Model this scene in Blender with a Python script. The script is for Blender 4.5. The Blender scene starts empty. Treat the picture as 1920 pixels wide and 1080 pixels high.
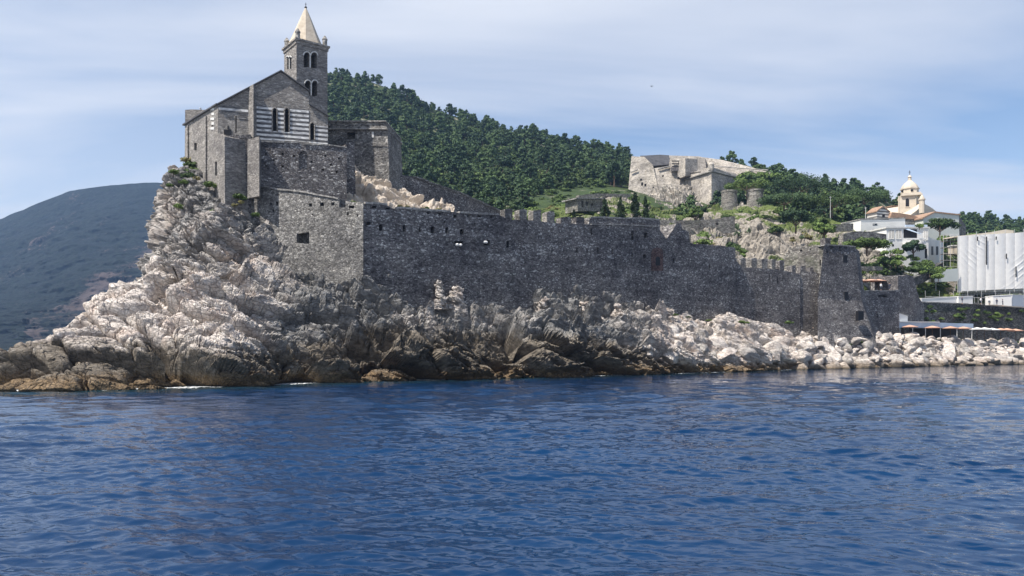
import bpy, bmesh, math, random
import numpy as np
from mathutils import Vector, Matrix
R = math.radians
random.seed(7)
sc = bpy.context.scene
C = sc.collection

# ------------------------------------------------------------------ camera, world, sun
S, H, HZ = 1400.0, 4.0, 650.0          # focal length in photo pixels, eye height, horizon row
cd = bpy.data.cameras.new('camera'); cam = bpy.data.objects.new('camera', cd); C.objects.link(cam)
cam.location = (0, 0, H); cam.rotation_euler = (R(90), 0, 0)
cd.sensor_width = 36; cd.lens = 36 * S / 1920; cd.shift_y = (HZ - 540) / 1920
cd.clip_start = 0.5; cd.clip_end = 20000
sc.camera = cam
sc.view_settings.view_transform = 'Standard'; sc.view_settings.look = 'None'
sc.view_settings.gamma = 1; sc.view_settings.exposure = 0.80
SUN_EL = 57.0
sun_h = Vector((-0.83, -0.56, 0)).normalized()
sd = bpy.data.lights.new('sun', 'SUN'); so = bpy.data.objects.new('sun', sd); C.objects.link(so)
sd.energy = 4.6; sd.angle = R(0.5); sd.color = (1.0, 0.94, 0.86)
to_sun = Vector((sun_h.x * math.cos(R(SUN_EL)), sun_h.y * math.cos(R(SUN_EL)), math.sin(R(SUN_EL))))
so.rotation_euler = to_sun.to_track_quat('Z', 'Y').to_euler(); so.location = (0, 0, 300)
w = bpy.data.worlds.new('World'); sc.world = w; w.use_nodes = True
wt = w.node_tree; wt.nodes.clear()
def N(nt, typ, **kw):
    n = nt.nodes.new(typ)
    for k, v in kw.items(): setattr(n, k, v)
    return n
wo = N(wt, 'ShaderNodeOutputWorld'); bg = N(wt, 'ShaderNodeBackground'); sky = N(wt, 'ShaderNodeTexSky')
sky.sky_type = 'NISHITA'; sky.sun_disc = False; sky.sun_elevation = R(SUN_EL)
sky.sun_rotation = math.atan2(sun_h.x, sun_h.y)
sky.air_density = 1.0; sky.dust_density = 0.6; sky.ozone_density = 3.0
tc = N(wt, 'ShaderNodeTexCoord'); sx = N(wt, 'ShaderNodeSeparateXYZ')
wt.links.new(tc.outputs['Generated'], sx.inputs[0])
# thin cirrus spread on a plane overhead
def wm(op, a, b=None, clamp=False):
    m = N(wt, 'ShaderNodeMath', operation=op, use_clamp=clamp)
    for i, v in enumerate((a, b)):
        if v is None: continue
        if isinstance(v, (int, float)): m.inputs[i].default_value = v
        else: wt.links.new(v, m.inputs[i])
    return m.outputs[0]
zz = wm('ADD', wm('MAXIMUM', sx.outputs[2], 0.0), 0.12)
cx, cy = wm('DIVIDE', sx.outputs[0], zz), wm('DIVIDE', sx.outputs[1], zz)
cv = N(wt, 'ShaderNodeCombineXYZ'); wt.links.new(cx, cv.inputs[0]); wt.links.new(cy, cv.inputs[1])
mp = N(wt, 'ShaderNodeMapping'); mp.inputs['Rotation'].default_value = (0, 0, R(-24)); mp.inputs['Scale'].default_value = (0.30, 0.85, 1)
mp.inputs['Location'].default_value = (3.1, 1.7, 0)
wt.links.new(cv.outputs[0], mp.inputs[0])
n1 = N(wt, 'ShaderNodeTexNoise'); n1.inputs['Scale'].default_value = 1.25; n1.inputs['Detail'].default_value = 6
n1.inputs['Roughness'].default_value = 0.5; n1.inputs['Distortion'].default_value = 0.45
wt.links.new(mp.outputs[0], n1.inputs[0])
cr = N(wt, 'ShaderNodeValToRGB'); cr.color_ramp.elements[0].position = 0.40; cr.color_ramp.elements[1].position = 0.62
wt.links.new(n1.outputs[0], cr.inputs[0])
cf = wm('MULTIPLY', cr.outputs[0], 0.85)
left = wm('MULTIPLY', wm('SUBTRACT', 0.25, sx.outputs[0], True), 0.42)       # milkier veil towards the sun
hi = wm('SUBTRACT', 1.0, wm('MULTIPLY', wm('SUBTRACT', sx.outputs[2], 0.42, True), 2.2, True), True)
cf = wm('MULTIPLY', cf, hi)
low = wm('MULTIPLY', wm('SUBTRACT', 0.30, sx.outputs[2], True), 1.3)            # pale veil near the horizon
cf = wm('ADD', wm('ADD', cf, left), low, True)
mx = N(wt, 'ShaderNodeMix', data_type='RGBA'); wt.links.new(cf, mx.inputs[0])
wt.links.new(sky.outputs[0], mx.inputs[6]); mx.inputs[7].default_value = (5.4, 5.7, 6.3, 1)
wt.links.new(mx.outputs[2], bg.inputs[0]); bg.inputs[1].default_value = 0.088
wt.links.new(bg.outputs[0], wo.inputs[0])

# ------------------------------------------------------------------ node helpers
class Mat:
    def __init__(s, name):
        s.m = bpy.data.materials.new(name); s.m.use_nodes = True; s.nt = s.m.node_tree
        s.b = s.nt.nodes['Principled BSDF']; s.b.inputs['Roughness'].default_value = 0.85
        s.b.inputs['Specular IOR Level'].default_value = 0.25
        s.geo = s.nt.nodes.new('ShaderNodeNewGeometry'); s.pos = s.geo.outputs['Position']
    def L(s, a, b): s.nt.links.new(a, b)
    def math(s, op, a, b=None, clamp=False):
        m = N(s.nt, 'ShaderNodeMath', operation=op, use_clamp=clamp)
        for i, v in enumerate((a, b)):
            if v is None: continue
            if isinstance(v, (int, float)): m.inputs[i].default_value = v
            else: s.L(v, m.inputs[i])
        return m.outputs[0]
    def map(s, vec, scale=(1, 1, 1), rot=(0, 0, 0)):
        m = N(s.nt, 'ShaderNodeMapping'); m.inputs['Scale'].default_value = scale; m.inputs['Rotation'].default_value = rot
        s.L(vec, m.inputs[0]); return m.outputs[0]
    def noise(s, vec, scale, detail=4, rough=0.55, dist=0.0):
        n = N(s.nt, 'ShaderNodeTexNoise'); n.inputs['Scale'].default_value = scale; n.inputs['Detail'].default_value = detail
        n.inputs['Roughness'].default_value = rough; n.inputs['Distortion'].default_value = dist
        s.L(vec, n.inputs[0]); return n.outputs[0]
    def vor(s, vec, scale, feature='F1', out='Distance', rnd=1.0):
        n = N(s.nt, 'ShaderNodeTexVoronoi', feature=feature); n.inputs['Scale'].default_value = scale
        n.inputs['Randomness'].default_value = rnd
        s.L(vec, n.inputs[0]); return n.outputs[out]
    def ramp(s, fac, stops, interp='LINEAR'):
        r = N(s.nt, 'ShaderNodeValToRGB'); r.color_ramp.interpolation = interp
        e = r.color_ramp.elements
        while len(e) < len(stops): e.new(0.5)
        for i, (p, c) in enumerate(stops):
            e[i].position = p; e[i].color = (*c, 1) if len(c) == 3 else c
        s.L(fac, r.inputs[0]); return r.outputs[0]
    def mix(s, fac, a, b, mode='MIX'):
        m = N(s.nt, 'ShaderNodeMix', data_type='RGBA', blend_type=mode)
        for i, v in ((0, fac), (6, a), (7, b)):
            if isinstance(v, (int, float)): m.inputs[i].default_value = v
            elif isinstance(v, tuple): m.inputs[i].default_value = (*v, 1) if len(v) == 3 else v
            else: s.L(v, m.inputs[i])
        return m.outputs[2]
    def attr(s, name):
        a = N(s.nt, 'ShaderNodeAttribute'); a.attribute_name = name; return a.outputs['Fac']
    def z(s):
        x = N(s.nt, 'ShaderNodeSeparateXYZ'); s.L(s.pos, x.inputs[0]); return x.outputs[2]
    def color(s, c):
        if isinstance(c, tuple): s.b.inputs['Base Color'].default_value = (*c, 1)
        else: s.L(c, s.b.inputs['Base Color'])
    def bump(s, h, strength=0.5, dist=0.1, prev=None):
        b = N(s.nt, 'ShaderNodeBump'); b.inputs['Strength'].default_value = strength; b.inputs['Distance'].default_value = dist
        s.L(h, b.inputs['Height'])
        if prev is not None: s.L(prev, b.inputs['Normal'])
        s.L(b.outputs[0], s.b.inputs['Normal']); return b.outputs[0]

def stone_mat(name, stops, scale=2.6, tall=1.9, bump=0.9, patch=0.35, mortar=(0.2, 0.19, 0.18), tint=None):
    m = Mat(name)
    v = m.map(m.pos, (1, 1, tall))
    warp = m.noise(m.pos, 1.3, 2)
    wv = N(m.nt, 'ShaderNodeVectorMath', operation='ADD'); m.L(v, wv.inputs[0])
    ws = N(m.nt, 'ShaderNodeVectorMath', operation='SCALE'); m.L(warp, ws.inputs[0]); ws.inputs['Scale'].default_value = 0.5
    m.L(ws.outputs[0], wv.inputs[1]); v = wv.outputs[0]
    n = N(m.nt, 'ShaderNodeTexVoronoi'); n.inputs['Scale'].default_value = scale; m.L(v, n.inputs[0])
    sep = N(m.nt, 'ShaderNodeSeparateColor'); m.L(n.outputs['Color'], sep.inputs[0])
    big = m.noise(m.pos, 0.12, 5, 0.6); mid = m.noise(m.pos, 0.7, 4, 0.65)
    f = m.math('ADD', sep.outputs[0], m.math('MULTIPLY', m.math('SUBTRACT', big, 0.5), patch * 2))
    f = m.math('ADD', f, m.math('MULTIPLY', m.math('SUBTRACT', mid, 0.5), 0.7), True)
    cour = m.noise(m.map(m.pos, (0.10, 0.10, 1.5)), 1.0, 5, 0.65)
    f = m.math('ADD', f, m.math('MULTIPLY', m.math('SUBTRACT', cour, 0.5), 0.9), True)
    col = m.ramp(f, stops)
    rep = m.ramp(m.noise(m.map(m.pos, (1, 1, 1.4)), 0.17, 6, 0.7, 0.6), [(0.36, (0.62, 0.62, 0.64)), (0.5, (1, 1, 1)), (0.66, (1.35, 1.33, 1.28))])
    col = m.mix(1.0, col, rep, 'MULTIPLY')
    edge = m.vor(v, scale, 'DISTANCE_TO_EDGE')
    joint = m.ramp(edge, [(0.0, (1, 1, 1)), (0.11, (0, 0, 0))])
    col = m.mix(m.math('MULTIPLY', joint, 0.7), col, mortar)
    fine = m.noise(m.pos, 9, 3, 0.7)
    col = m.mix(0.38, col, m.ramp(fine, [(0.3, (0.5, 0.5, 0.5)), (0.7, (1.4, 1.4, 1.4))]), 'MULTIPLY')
    if tint is not None:
        col = m.mix(m.ramp(m.noise(m.pos, 0.35, 5, 0.7), [(0.5, (0, 0, 0)), (0.68, (0.6, 0.6, 0.6))]), col, tint)
    m.color(col)
    hgt = m.math('ADD', m.math('MULTIPLY', m.ramp(edge, [(0, (0, 0, 0)), (0.16, (1, 1, 1))]), 0.7), m.math('MULTIPLY', sep.outputs[1], 0.6))
    hgt = m.math('ADD', hgt, m.math('MULTIPLY', fine, 0.4))
    m.bump(hgt, bump, 0.16)
    m.b.inputs['Roughness'].default_value = 0.95
    m.b.inputs['Specular IOR Level'].default_value = 0.1
    return m.m

M = {}
M['wall'] = stone_mat('wall_rubble', [(0.0, (0.10, 0.092, 0.092)), (0.3, (0.185, 0.173, 0.17)), (0.75, (0.275, 0.258, 0.25)), (0.93, (0.40, 0.38, 0.365)), (1.0, (0.62, 0.60, 0.57))], scale=3.7, tall=1.6, mortar=(0.075, 0.07, 0.072), bump=1.0)
M['wall_lit'] = stone_mat('lit_rubble', [(0.0, (0.10, 0.097, 0.092)), (0.45, (0.22, 0.212, 0.2)), (0.8, (0.32, 0.31, 0.29)), (1.0, (0.5, 0.48, 0.45))], scale=3.9, tall=1.5)  # lighter copy of the wall rubble, sunlight painted into its colour
M['wall_pale'] = stone_mat('wall_pale_rubble', [(0.0, (0.11, 0.105, 0.10)), (0.5, (0.22, 0.21, 0.195)), (1.0, (0.42, 0.40, 0.37))], scale=3.0)
M['church_stone'] = stone_mat('church_stone', [(0.0, (0.16, 0.148, 0.138)), (0.5, (0.26, 0.242, 0.224)), (0.85, (0.33, 0.31, 0.285)), (1.0, (0.42, 0.40, 0.37))], scale=3.0, tall=2.4, bump=0.7, patch=0.3)
M['castle'] = stone_mat('castle_stone', [(0.0, (0.22, 0.20, 0.172)), (0.5, (0.38, 0.345, 0.30)), (1.0, (0.53, 0.49, 0.43))], scale=1.6, tall=2.0, bump=0.35, patch=0.55, mortar=(0.33, 0.3, 0.27), tint=(0.13, 0.12, 0.10))
M['terrace_stone'] = stone_mat('terrace_stone', [(0.0, (0.11, 0.10, 0.09)), (0.5, (0.24, 0.225, 0.2)), (1.0, (0.42, 0.4, 0.36))], scale=2.2, tall=1.8, bump=0.8, patch=0.5, tint=(0.09, 0.1, 0.06))
M['coping'] = stone_mat('coping_mortar', [(0.0, (0.16, 0.155, 0.145)), (0.6, (0.30, 0.29, 0.27)), (1.0, (0.42, 0.40, 0.37))], scale=3.5, tall=1, bump=0.4)
M['ivy_wall'] = stone_mat('overgrown_wall', [(0.0, (0.03, 0.03, 0.035)), (0.5, (0.08, 0.08, 0.08)), (1.0, (0.25, 0.25, 0.24))], scale=2.4, tint=(0.03, 0.05, 0.02))

def plain(name, c, rough=0.8, var=0.15, sc_=0.8, bump=0.15):
    m = Mat(name); n = m.noise(m.pos, sc_, 5, 0.6)
    lo = tuple(x * (1 - var) for x in c); hi = tuple(min(1, x * (1 + var)) for x in c)
    m.color(m.ramp(n, [(0.3, lo), (0.7, hi)])); m.b.inputs['Roughness'].default_value = rough
    if bump: m.bump(m.noise(m.pos, 6, 4, 0.6), bump, 0.05)
    return m.m
M['roof_slate'] = plain('roof_slate', (0.07, 0.07, 0.075), 0.7, 0.4)
M['white_wall'] = plain('white_render', (0.70, 0.69, 0.66), 0.85, 0.10, 0.3)
M['cream'] = plain('cream_render', (0.53, 0.465, 0.375), 0.85, 0.14, 0.4)
M['grey_render'] = plain('pale_grey_render', (0.52, 0.54, 0.50), 0.9, 0.06, 0.25)
M['dark'] = plain('dark_opening', (0.012, 0.012, 0.014), 0.6, 0.2, bump=0)
M['glass'] = plain('window_glass', (0.05, 0.06, 0.075), 0.1, 0.2, bump=0)
M['marble'] = plain('white_marble', (0.55, 0.54, 0.51), 0.6, 0.15, 1.5)
M['tile'] = plain('clay_tile', (0.30, 0.20, 0.14), 0.9, 0.35, 2.0)
M['iron'] = plain('dark_iron', (0.04, 0.04, 0.045), 0.5, 0.2, bump=0)
M['steel'] = plain('scaffold_steel', (0.42, 0.42, 0.42), 0.5, 0.2, bump=0)
M['wood'] = plain('weathered_wood', (0.12, 0.08, 0.05), 0.9, 0.3)
M['brick'] = stone_mat('brick_red', [(0.0, (0.07, 0.04, 0.038)), (0.5, (0.15, 0.085, 0.075)), (1.0, (0.26, 0.18, 0.16))], scale=4, tall=2)
M['orange'] = plain('orange_canvas', (0.52, 0.31, 0.22), 0.9, 0.12)
M['canvas'] = plain('white_canvas', (0.74, 0.72, 0.68), 0.9, 0.06)
M['awning'] = plain('pale_blue_awning', (0.42, 0.50, 0.60), 0.7, 0.08)
M['skin'] = plain('skin', (0.45, 0.28, 0.2), 0.6, 0.05, bump=0)
M['cloth_white'] = plain('white_cloth', (0.7, 0.7, 0.7), 0.9, 0.1, bump=0)
M['cloth_dark'] = plain('dark_cloth', (0.05, 0.06, 0.09), 0.9, 0.2, bump=0)
M['bark'] = plain('bark', (0.10, 0.07, 0.05), 0.95, 0.3)
M['hair'] = plain('hair', (0.03, 0.02, 0.015), 0.7, 0.2, bump=0)
# banded marble facing
m = Mat('banded_facing'); zc = m.z()
wob = m.math('MULTIPLY', m.noise(m.pos, 0.7, 3), 0.10)
fr = m.math('FRACT', m.math('DIVIDE', m.math('ADD', zc, wob), 0.60))
band = m.ramp(fr, [(0.0, (1, 1, 1)), (0.44, (1, 1, 1)), (0.50, (0, 0, 0)), (0.95, (0, 0, 0)), (1.0, (1, 1, 1))])
v = m.map(m.pos, (1.1, 1.1, 3.3)); cc = m.vor(v, 1.6, out='Color'); sp = N(m.nt, 'ShaderNodeSeparateColor'); m.L(cc, sp.inputs[0])
wh = m.ramp(sp.outputs[0], [(0, (0.30, 0.30, 0.30)), (0.35, (0.52, 0.51, 0.50)), (1, (0.72, 0.71, 0.68))])
dk = m.ramp(sp.outputs[1], [(0, (0.05, 0.05, 0.055)), (1, (0.14, 0.135, 0.13))])
worn = m.ramp(m.noise(m.pos, 0.8, 5, 0.7), [(0.56, (0, 0, 0)), (0.68, (1, 1, 1))])
col = m.mix(band, dk, m.mix(m.math('MULTIPLY', worn, 0.7), wh, dk)); m.color(col); m.bump(m.noise(m.pos, 7, 4, 0.7), 0.5, 0.06); M['banded'] = m.m
# banded spire cladding
m = Mat('spire_cladding'); fr = m.math('FRACT', m.math('DIVIDE', m.z(), 0.26))
ln = m.ramp(fr, [(0.0, (0.5, 0.5, 0.5)), (0.16, (1, 1, 1)), (0.85, (1, 1, 1)), (1.0, (0.5, 0.5, 0.5))])
base = m.ramp(m.noise(m.pos, 1.2, 5, 0.6), [(0.3, (0.44, 0.37, 0.28)), (0.7, (0.60, 0.53, 0.43))])
m.color(m.mix(1.0, base, ln, 'MULTIPLY')); m.bump(fr, 0.5, 0.05); M['spire'] = m.m
# striped small house
m = Mat('striped_stone'); fr = m.math('FRACT', m.math('DIVIDE', m.z(), 0.95))
m.color(m.mix(m.ramp(fr, [(0.5, (0, 0, 0)), (0.56, (1, 1, 1))]), (0.16, 0.15, 0.14), (0.62, 0.60, 0.56))); M['striped'] = m.m
# corrugated white sheet
m = Mat('white_sheet_cladding'); fr = m.math('FRACT', m.math('DIVIDE', m.z(), 0.28))
m.color(m.ramp(fr, [(0.0, (0.45, 0.46, 0.47)), (0.18, (0.70, 0.70, 0.69)), (1.0, (0.74, 0.74, 0.72))])); m.bump(fr, 0.4, 0.05); M['sheet'] = m.m

# rock
def N_(m):
    return N(m.nt, 'ShaderNodeObjectInfo').outputs['Random']
def rock_mat(name, wet=True, lightness=1.15):
    m = Mat(name); v = m.map(m.pos, (1, 1, 1.5), (R(12), R(-28), 0))
    n1 = m.noise(v, 0.16, 6, 0.62, 0.3); n2 = m.noise(v, 0.9, 6, 0.68); n3 = m.noise(m.pos, 5, 5, 0.7)
    k = lightness
    warm = m.ramp(n2, [(0.25, (0.26 * k, 0.225 * k, 0.20 * k)), (0.45, (0.46 * k, 0.41 * k, 0.37 * k)), (0.6, (0.58 * k, 0.53 * k, 0.475 * k)), (0.8, (0.66 * k, 0.63 * k, 0.58 * k))])
    pinkish = m.ramp(m.noise(m.pos, 0.3, 4, 0.6), [(0.52, (0, 0, 0)), (0.66, (0.75, 0.75, 0.75))])
    warm = m.mix(pinkish, warm, (0.46 * k, 0.37 * k, 0.31 * k))
    grey = m.ramp(n2, [(0.3, (0.10, 0.097, 0.095)), (0.5, (0.21, 0.205, 0.198)), (0.75, (0.38, 0.37, 0.35))])
    gf = m.math('ADD', m.math('ADD', m.attr('grey'), 0.20), m.math('MULTIPLY', m.math('SUBTRACT', n1, 0.5), 3.0), True) if wet else m.ramp(N_(m), [(0.0, (0.0, 0.0, 0.0)), (0.5, (0.12, 0.12, 0.12)), (1.0, (0.75, 0.75, 0.75))])
    col = m.mix(gf, warm, grey)
    lich = m.ramp(m.noise(m.pos, 1.8, 6, 0.75), [(0.58, (0, 0, 0)), (0.66, (0.5, 0.5, 0.5))])
    col = m.mix(lich, col, (0.13, 0.125, 0.11))
    if True:
        zw = m.math('ADD', m.math('SUBTRACT', m.z(), m.attr('wet')) if wet else m.z(), m.math('MULTIPLY', m.math('SUBTRACT', m.noise(v, 0.35, 5, 0.65), 0.5), 5.0 if wet else 1.6))
        zs = m.math('DIVIDE', m.math('ADD', zw, 1.0), 8.0 if wet else 5.0)
        dark = m.ramp(n2, [(0.3, (0.055, 0.047, 0.037)), (0.5, (0.155, 0.132, 0.104)), (0.75, (0.30, 0.26, 0.21))])
        wf = m.ramp(zs, [(0.42, (1, 1, 1)), (0.60, (0, 0, 0))]) if wet else m.ramp(zs, [(0.25, (0.9, 0.9, 0.9)), (0.42, (0, 0, 0))])
        col = m.mix(wf, col, dark)
        zo = m.math('DIVIDE', m.math('ADD', m.math('ADD', m.z(), m.math('MULTIPLY', m.math('SUBTRACT', n2, 0.5), 1.6)), 0.2), 2.2)
        oc = m.ramp(n3, [(0.35, (0.075, 0.045, 0.02)), (0.65, (0.27, 0.18, 0.09))])
        of = m.ramp(zo, [(0.0, (0.0, 0.0, 0.0)), (0.12, (0.9, 0.9, 0.9)), (0.5, (0.85, 0.85, 0.85)), (0.85, (0, 0, 0))])
        col = m.mix(m.math('MULTIPLY', of, 0.85 if wet else 0.45), col, oc)
        base = m.ramp(m.z(), [(0.0, (1, 1, 1)), (0.22, (0, 0, 0))])
        col = m.mix(m.math('MULTIPLY', base, 0.85), col, (0.02, 0.018, 0.012))
    col = m.mix(0.36, col, m.ramp(n3, [(0.3, (0.5, 0.5, 0.5)), (0.7, (1.35, 1.35, 1.35))]), 'MULTIPLY')
    m.color(col)
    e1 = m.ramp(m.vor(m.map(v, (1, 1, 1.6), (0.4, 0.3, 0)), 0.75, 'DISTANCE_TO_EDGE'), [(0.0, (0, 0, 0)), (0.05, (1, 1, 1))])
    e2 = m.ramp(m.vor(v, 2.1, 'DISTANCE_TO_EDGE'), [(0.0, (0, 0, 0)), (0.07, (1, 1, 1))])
    crack_shade = m.math('MULTIPLY', m.math('SUBTRACT', 1.0, m.math('MULTIPLY', e1, m.math('ADD', m.math('MULTIPLY', e2, 0.5), 0.5))), 0.40)  # crevice shade painted as dark colour along the crack lines
    m.color(m.mix(crack_shade, col, (0.07, 0.062, 0.05)))
    c2 = m.vor(v, 2.1, out='Color'); b1 = m.bump(m.math('ADD', m.math('MULTIPLY', e1, 0.8), m.math('ADD', m.math('MULTIPLY', e2, 0.35), m.math('MULTIPLY', c2, 0.5))), 0.8, 0.17)
    m.bump(m.noise(v, 3.2, 8, 0.75), 0.5, 0.14, b1)
    return m.m
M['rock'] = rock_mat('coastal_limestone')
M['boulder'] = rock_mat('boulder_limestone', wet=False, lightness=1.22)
m = Mat('tan_rock'); n = m.noise(m.pos, 0.8, 7, 0.7)
m.color(m.ramp(n, [(0.3, (0.36, 0.30, 0.235)), (0.5, (0.62, 0.54, 0.45)), (0.7, (0.74, 0.67, 0.58))])); m.bump(m.noise(m.pos, 1.5, 8, 0.7), 1.0, 0.5); M['tan_rock'] = m.m

# foliage
def leaf_mat(name, dark, light, sc_=0.25):
    m = Mat(name); oi = N(m.nt, 'ShaderNodeObjectInfo'); t = N(m.nt, 'ShaderNodeTexCoord')
    n = m.noise(t.outputs['Object'], sc_, 3, 0.6)
    f = m.math('ADD', m.math('MULTIPLY', n, 0.8), m.math('MULTIPLY', m.math('SUBTRACT', oi.outputs['Random'], 0.5), 0.75), True)
    m.color(m.ramp(f, [(0.1, dark), (0.75, light)])); m.b.inputs['Roughness'].default_value = 0.7
    return m.m
M['pine'] = leaf_mat('pine_needles', (0.030, 0.058, 0.026), (0.082, 0.132, 0.048), 0.3)
M['broadleaf'] = leaf_mat('broad_leaves', (0.030, 0.055, 0.018), (0.105, 0.155, 0.045), 0.3)
M['bush'] = leaf_mat('bush_leaves', (0.035, 0.062, 0.018), (0.13, 0.19, 0.05), 0.5)
M['cypress'] = leaf_mat('cypress_leaves', (0.012, 0.024, 0.014), (0.028, 0.050, 0.022), 0.6)
M['agave'] = leaf_mat('agave_leaves', (0.10, 0.15, 0.08), (0.26, 0.32, 0.18), 0.5)
M['dry'] = leaf_mat('dry_grass', (0.14, 0.13, 0.05), (0.30, 0.27, 0.11), 0.5)

# ------------------------------------------------------------------ object helpers
def P(px, py, Y): return Vector(((px - 960) * Y / S, Y, H + (HZ - py) * Y / S))
def link(o, parent=None):
    C.objects.link(o)
    if parent: o.parent = parent
    return o
def thing(name, label, cat, loc=(0, 0, 0), group=None, kind=None):
    o = bpy.data.objects.new(name, None); o.location = loc; o.empty_display_size = 0.5; C.objects.link(o)
    return tag(o, label, cat, group, kind)
def tag(o, label=None, cat=None, group=None, kind=None):
    if label: o['label'] = label
    if cat: o['category'] = cat
    if group: o['group'] = group
    if kind: o['kind'] = kind
    return o
bpy_base = {}
def obj(name, bm, mat, parent=None, smooth=False, rough=True):
    """bm is in world coordinates; the parent empty's location is taken off."""
    me = bpy.data.meshes.new(name)
    off = Vector(parent.location) if parent else Vector()
    if parent and parent.parent: off += Vector(parent.parent.location)
    bmesh.ops.translate(bm, verts=bm.verts, vec=-off) if off.length else None
    bm.to_mesh(me); bm.free()
    mats = mat if isinstance(mat, (list, tuple)) else [mat]
    for q in mats: me.materials.append(M[q] if isinstance(q, str) else q)
    if smooth:
        for p in me.polygons: p.use_smooth = True
    return link(bpy.data.objects.new(name, me), parent)
def recalc(bm): bmesh.ops.recalc_face_normals(bm, faces=bm.faces)
def add_prism(bm, pts, vec, mi=0):
    a = [bm.verts.new(p) for p in pts]; b = [bm.verts.new(Vector(p) + Vector(vec)) for p in pts]
    fs = [bm.faces.new(a), bm.faces.new(list(reversed(b)))]
    n = len(pts)
    for i in range(n): fs.append(bm.faces.new((a[i], b[i], b[(i + 1) % n], a[(i + 1) % n])))
    for f in fs: f.material_index = mi
def prism(pts, vec):
    bm = bmesh.new(); add_prism(bm, pts, vec); recalc(bm); return bm
def add_box(bm, c, size, rz=0.0, mi=0, tilt=None):
    mt = Matrix.Translation(c) @ Matrix.Rotation(rz, 4, 'Z')
    if tilt is not None: mt = mt @ tilt
    r = bmesh.ops.create_cube(bm, size=1, matrix=mt @ Matrix.Diagonal((*size, 1)))
    for v in r['verts']:
        for f in v.link_faces: f.material_index = mi
def add_tube(bm, a, b, r0, r1=None, seg=8, mi=0):
    a, b = Vector(a), Vector(b); d = b - a; L = d.length
    if r1 is None: r1 = r0
    mt = Matrix.Translation((a + b) / 2) @ d.to_track_quat('Z', 'Y').to_matrix().to_4x4()
    r = bmesh.ops.create_cone(bm, cap_ends=True, segments=seg, radius1=r0, radius2=max(r1, 1e-3), depth=L, matrix=mt)
    for v in r['verts']:
        for f in v.link_faces: f.material_index = mi
def add_lathe(bm, c, prof, seg=16, rz=0.0):
    rings = []
    for r, z in prof:
        rings.append([bm.verts.new((c[0] + r * math.cos(rz + 2 * math.pi * i / seg), c[1] + r * math.sin(rz + 2 * math.pi * i / seg), c[2] + z)) for i in range(seg)])
    for a, b in zip(rings, rings[1:]):
        for i in range(seg): bm.faces.new((a[i], a[(i + 1) % seg], b[(i + 1) % seg], b[i]))
    bm.faces.new(list(reversed(rings[0]))); bm.faces.new(rings[-1])
class Plane:
    """a vertical plane through two points given as (photo column, distance)"""
    def __init__(s, pa, Ya, pb, Yb):
        s.a = P(pa, HZ, Ya); s.b = P(pb, HZ, Yb); s.a.z = s.b.z = 0
        s.d = (s.b - s.a).normalized(); s.n = Vector((s.d.y, -s.d.x, 0))
    def Y(s, px):
        k = (px - 960) / S                       # X = k Y ; (X-ax) ny' ...
        return (s.a.x * s.n.x + s.a.y * s.n.y) / (k * s.n.x + s.n.y)
    def pt(s, px, py, out=0.0): return P(px, py, s.Y(px)) + s.n * out
def boolean(o, cutters):
    me = bpy.data.meshes.new('cut'); cutters.to_mesh(me); cutters.free()
    co = bpy.data.objects.new('cut', me); C.objects.link(co)
    if o.parent: co.location = -Vector(o.parent.location); 
    co.location = (0, 0, 0)
    md = o.modifiers.new('b', 'BOOLEAN'); md.operation = 'DIFFERENCE'; md.solver = 'EXACT'; md.object = co
    bpy.context.view_layer.update()
    dg = bpy.context.evaluated_depsgraph_get()
    nm = bpy.data.meshes.new_from_object(o.evaluated_get(dg)); old = o.data
    if len(nm.polygons) > 0: o.data = nm
    o.modifiers.clear(); bpy.data.objects.remove(co); bpy.data.meshes.remove(me)
def rough_line(pts, step=9, amp=1.0, rnd=random):
    out = []
    for (x0, y0), (x1, y1) in zip(pts, pts[1:]):
        n = max(1, int(abs(x1 - x0) / step))
        for i in range(n):
            t = i / n; j = 0 if i == 0 and False else rnd.uniform(-amp, amp)
            out.append((x0 + (x1 - x0) * t, y0 + (y1 - y0) * t + j))
    out.append(pts[-1]); return out
def hole_bm(pl, holes, depth, out=0.6, batter=None):
    bm = bmesh.new()
    for h in holes:
        if isinstance(h[0], tuple): pts = [pl.pt(x, y, out) for x, y in h]
        else:
            x0, y0, x1, y1 = h; pts = [pl.pt(x0, y1, out), pl.pt(x1, y1, out), pl.pt(x1, y0, out), pl.pt(x0, y0, out)]
        add_prism(bm, pts, -pl.n * (depth + out))
    recalc(bm); return bm
def facade(name, pl, outline, thick, mat, parent=None, holes=(), depth=1.2, out=0.0):
    o = obj(name, prism([pl.pt(x, y, out) for x, y in outline], -pl.n * thick), mat, parent)
    if holes:
        c = hole_bm(pl, holes, depth)
        if parent: bmesh.ops.translate(c, verts=c.verts, vec=-Vector(parent.location))
        # cut in the part's own space
        po = o.parent; o.parent = None; boolean(o, c); o.parent = po
    return o
def hc(cx, cy, w_, h_): return (cx - w_ / 2, cy - h_ / 2, cx + w_ / 2, cy + h_ / 2)
def arch(x0, y0, x1, y1, seg=6, pointed=False):
    """outline of an arched opening, photo coordinates, y0 is the crown"""
    r = (x1 - x0) / 2; cx_ = (x0 + x1) / 2; hr = r * (1.5 if pointed else 1.0)
    pts = [(x0, y1), (x1, y1)]
    for i in range(seg + 1):
        a = math.pi * i / seg; pts.append((cx_ + r * math.cos(a), y0 + hr - hr * math.sin(a) ** (0.85 if pointed else 1)))
    return tuple(pts)

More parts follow.
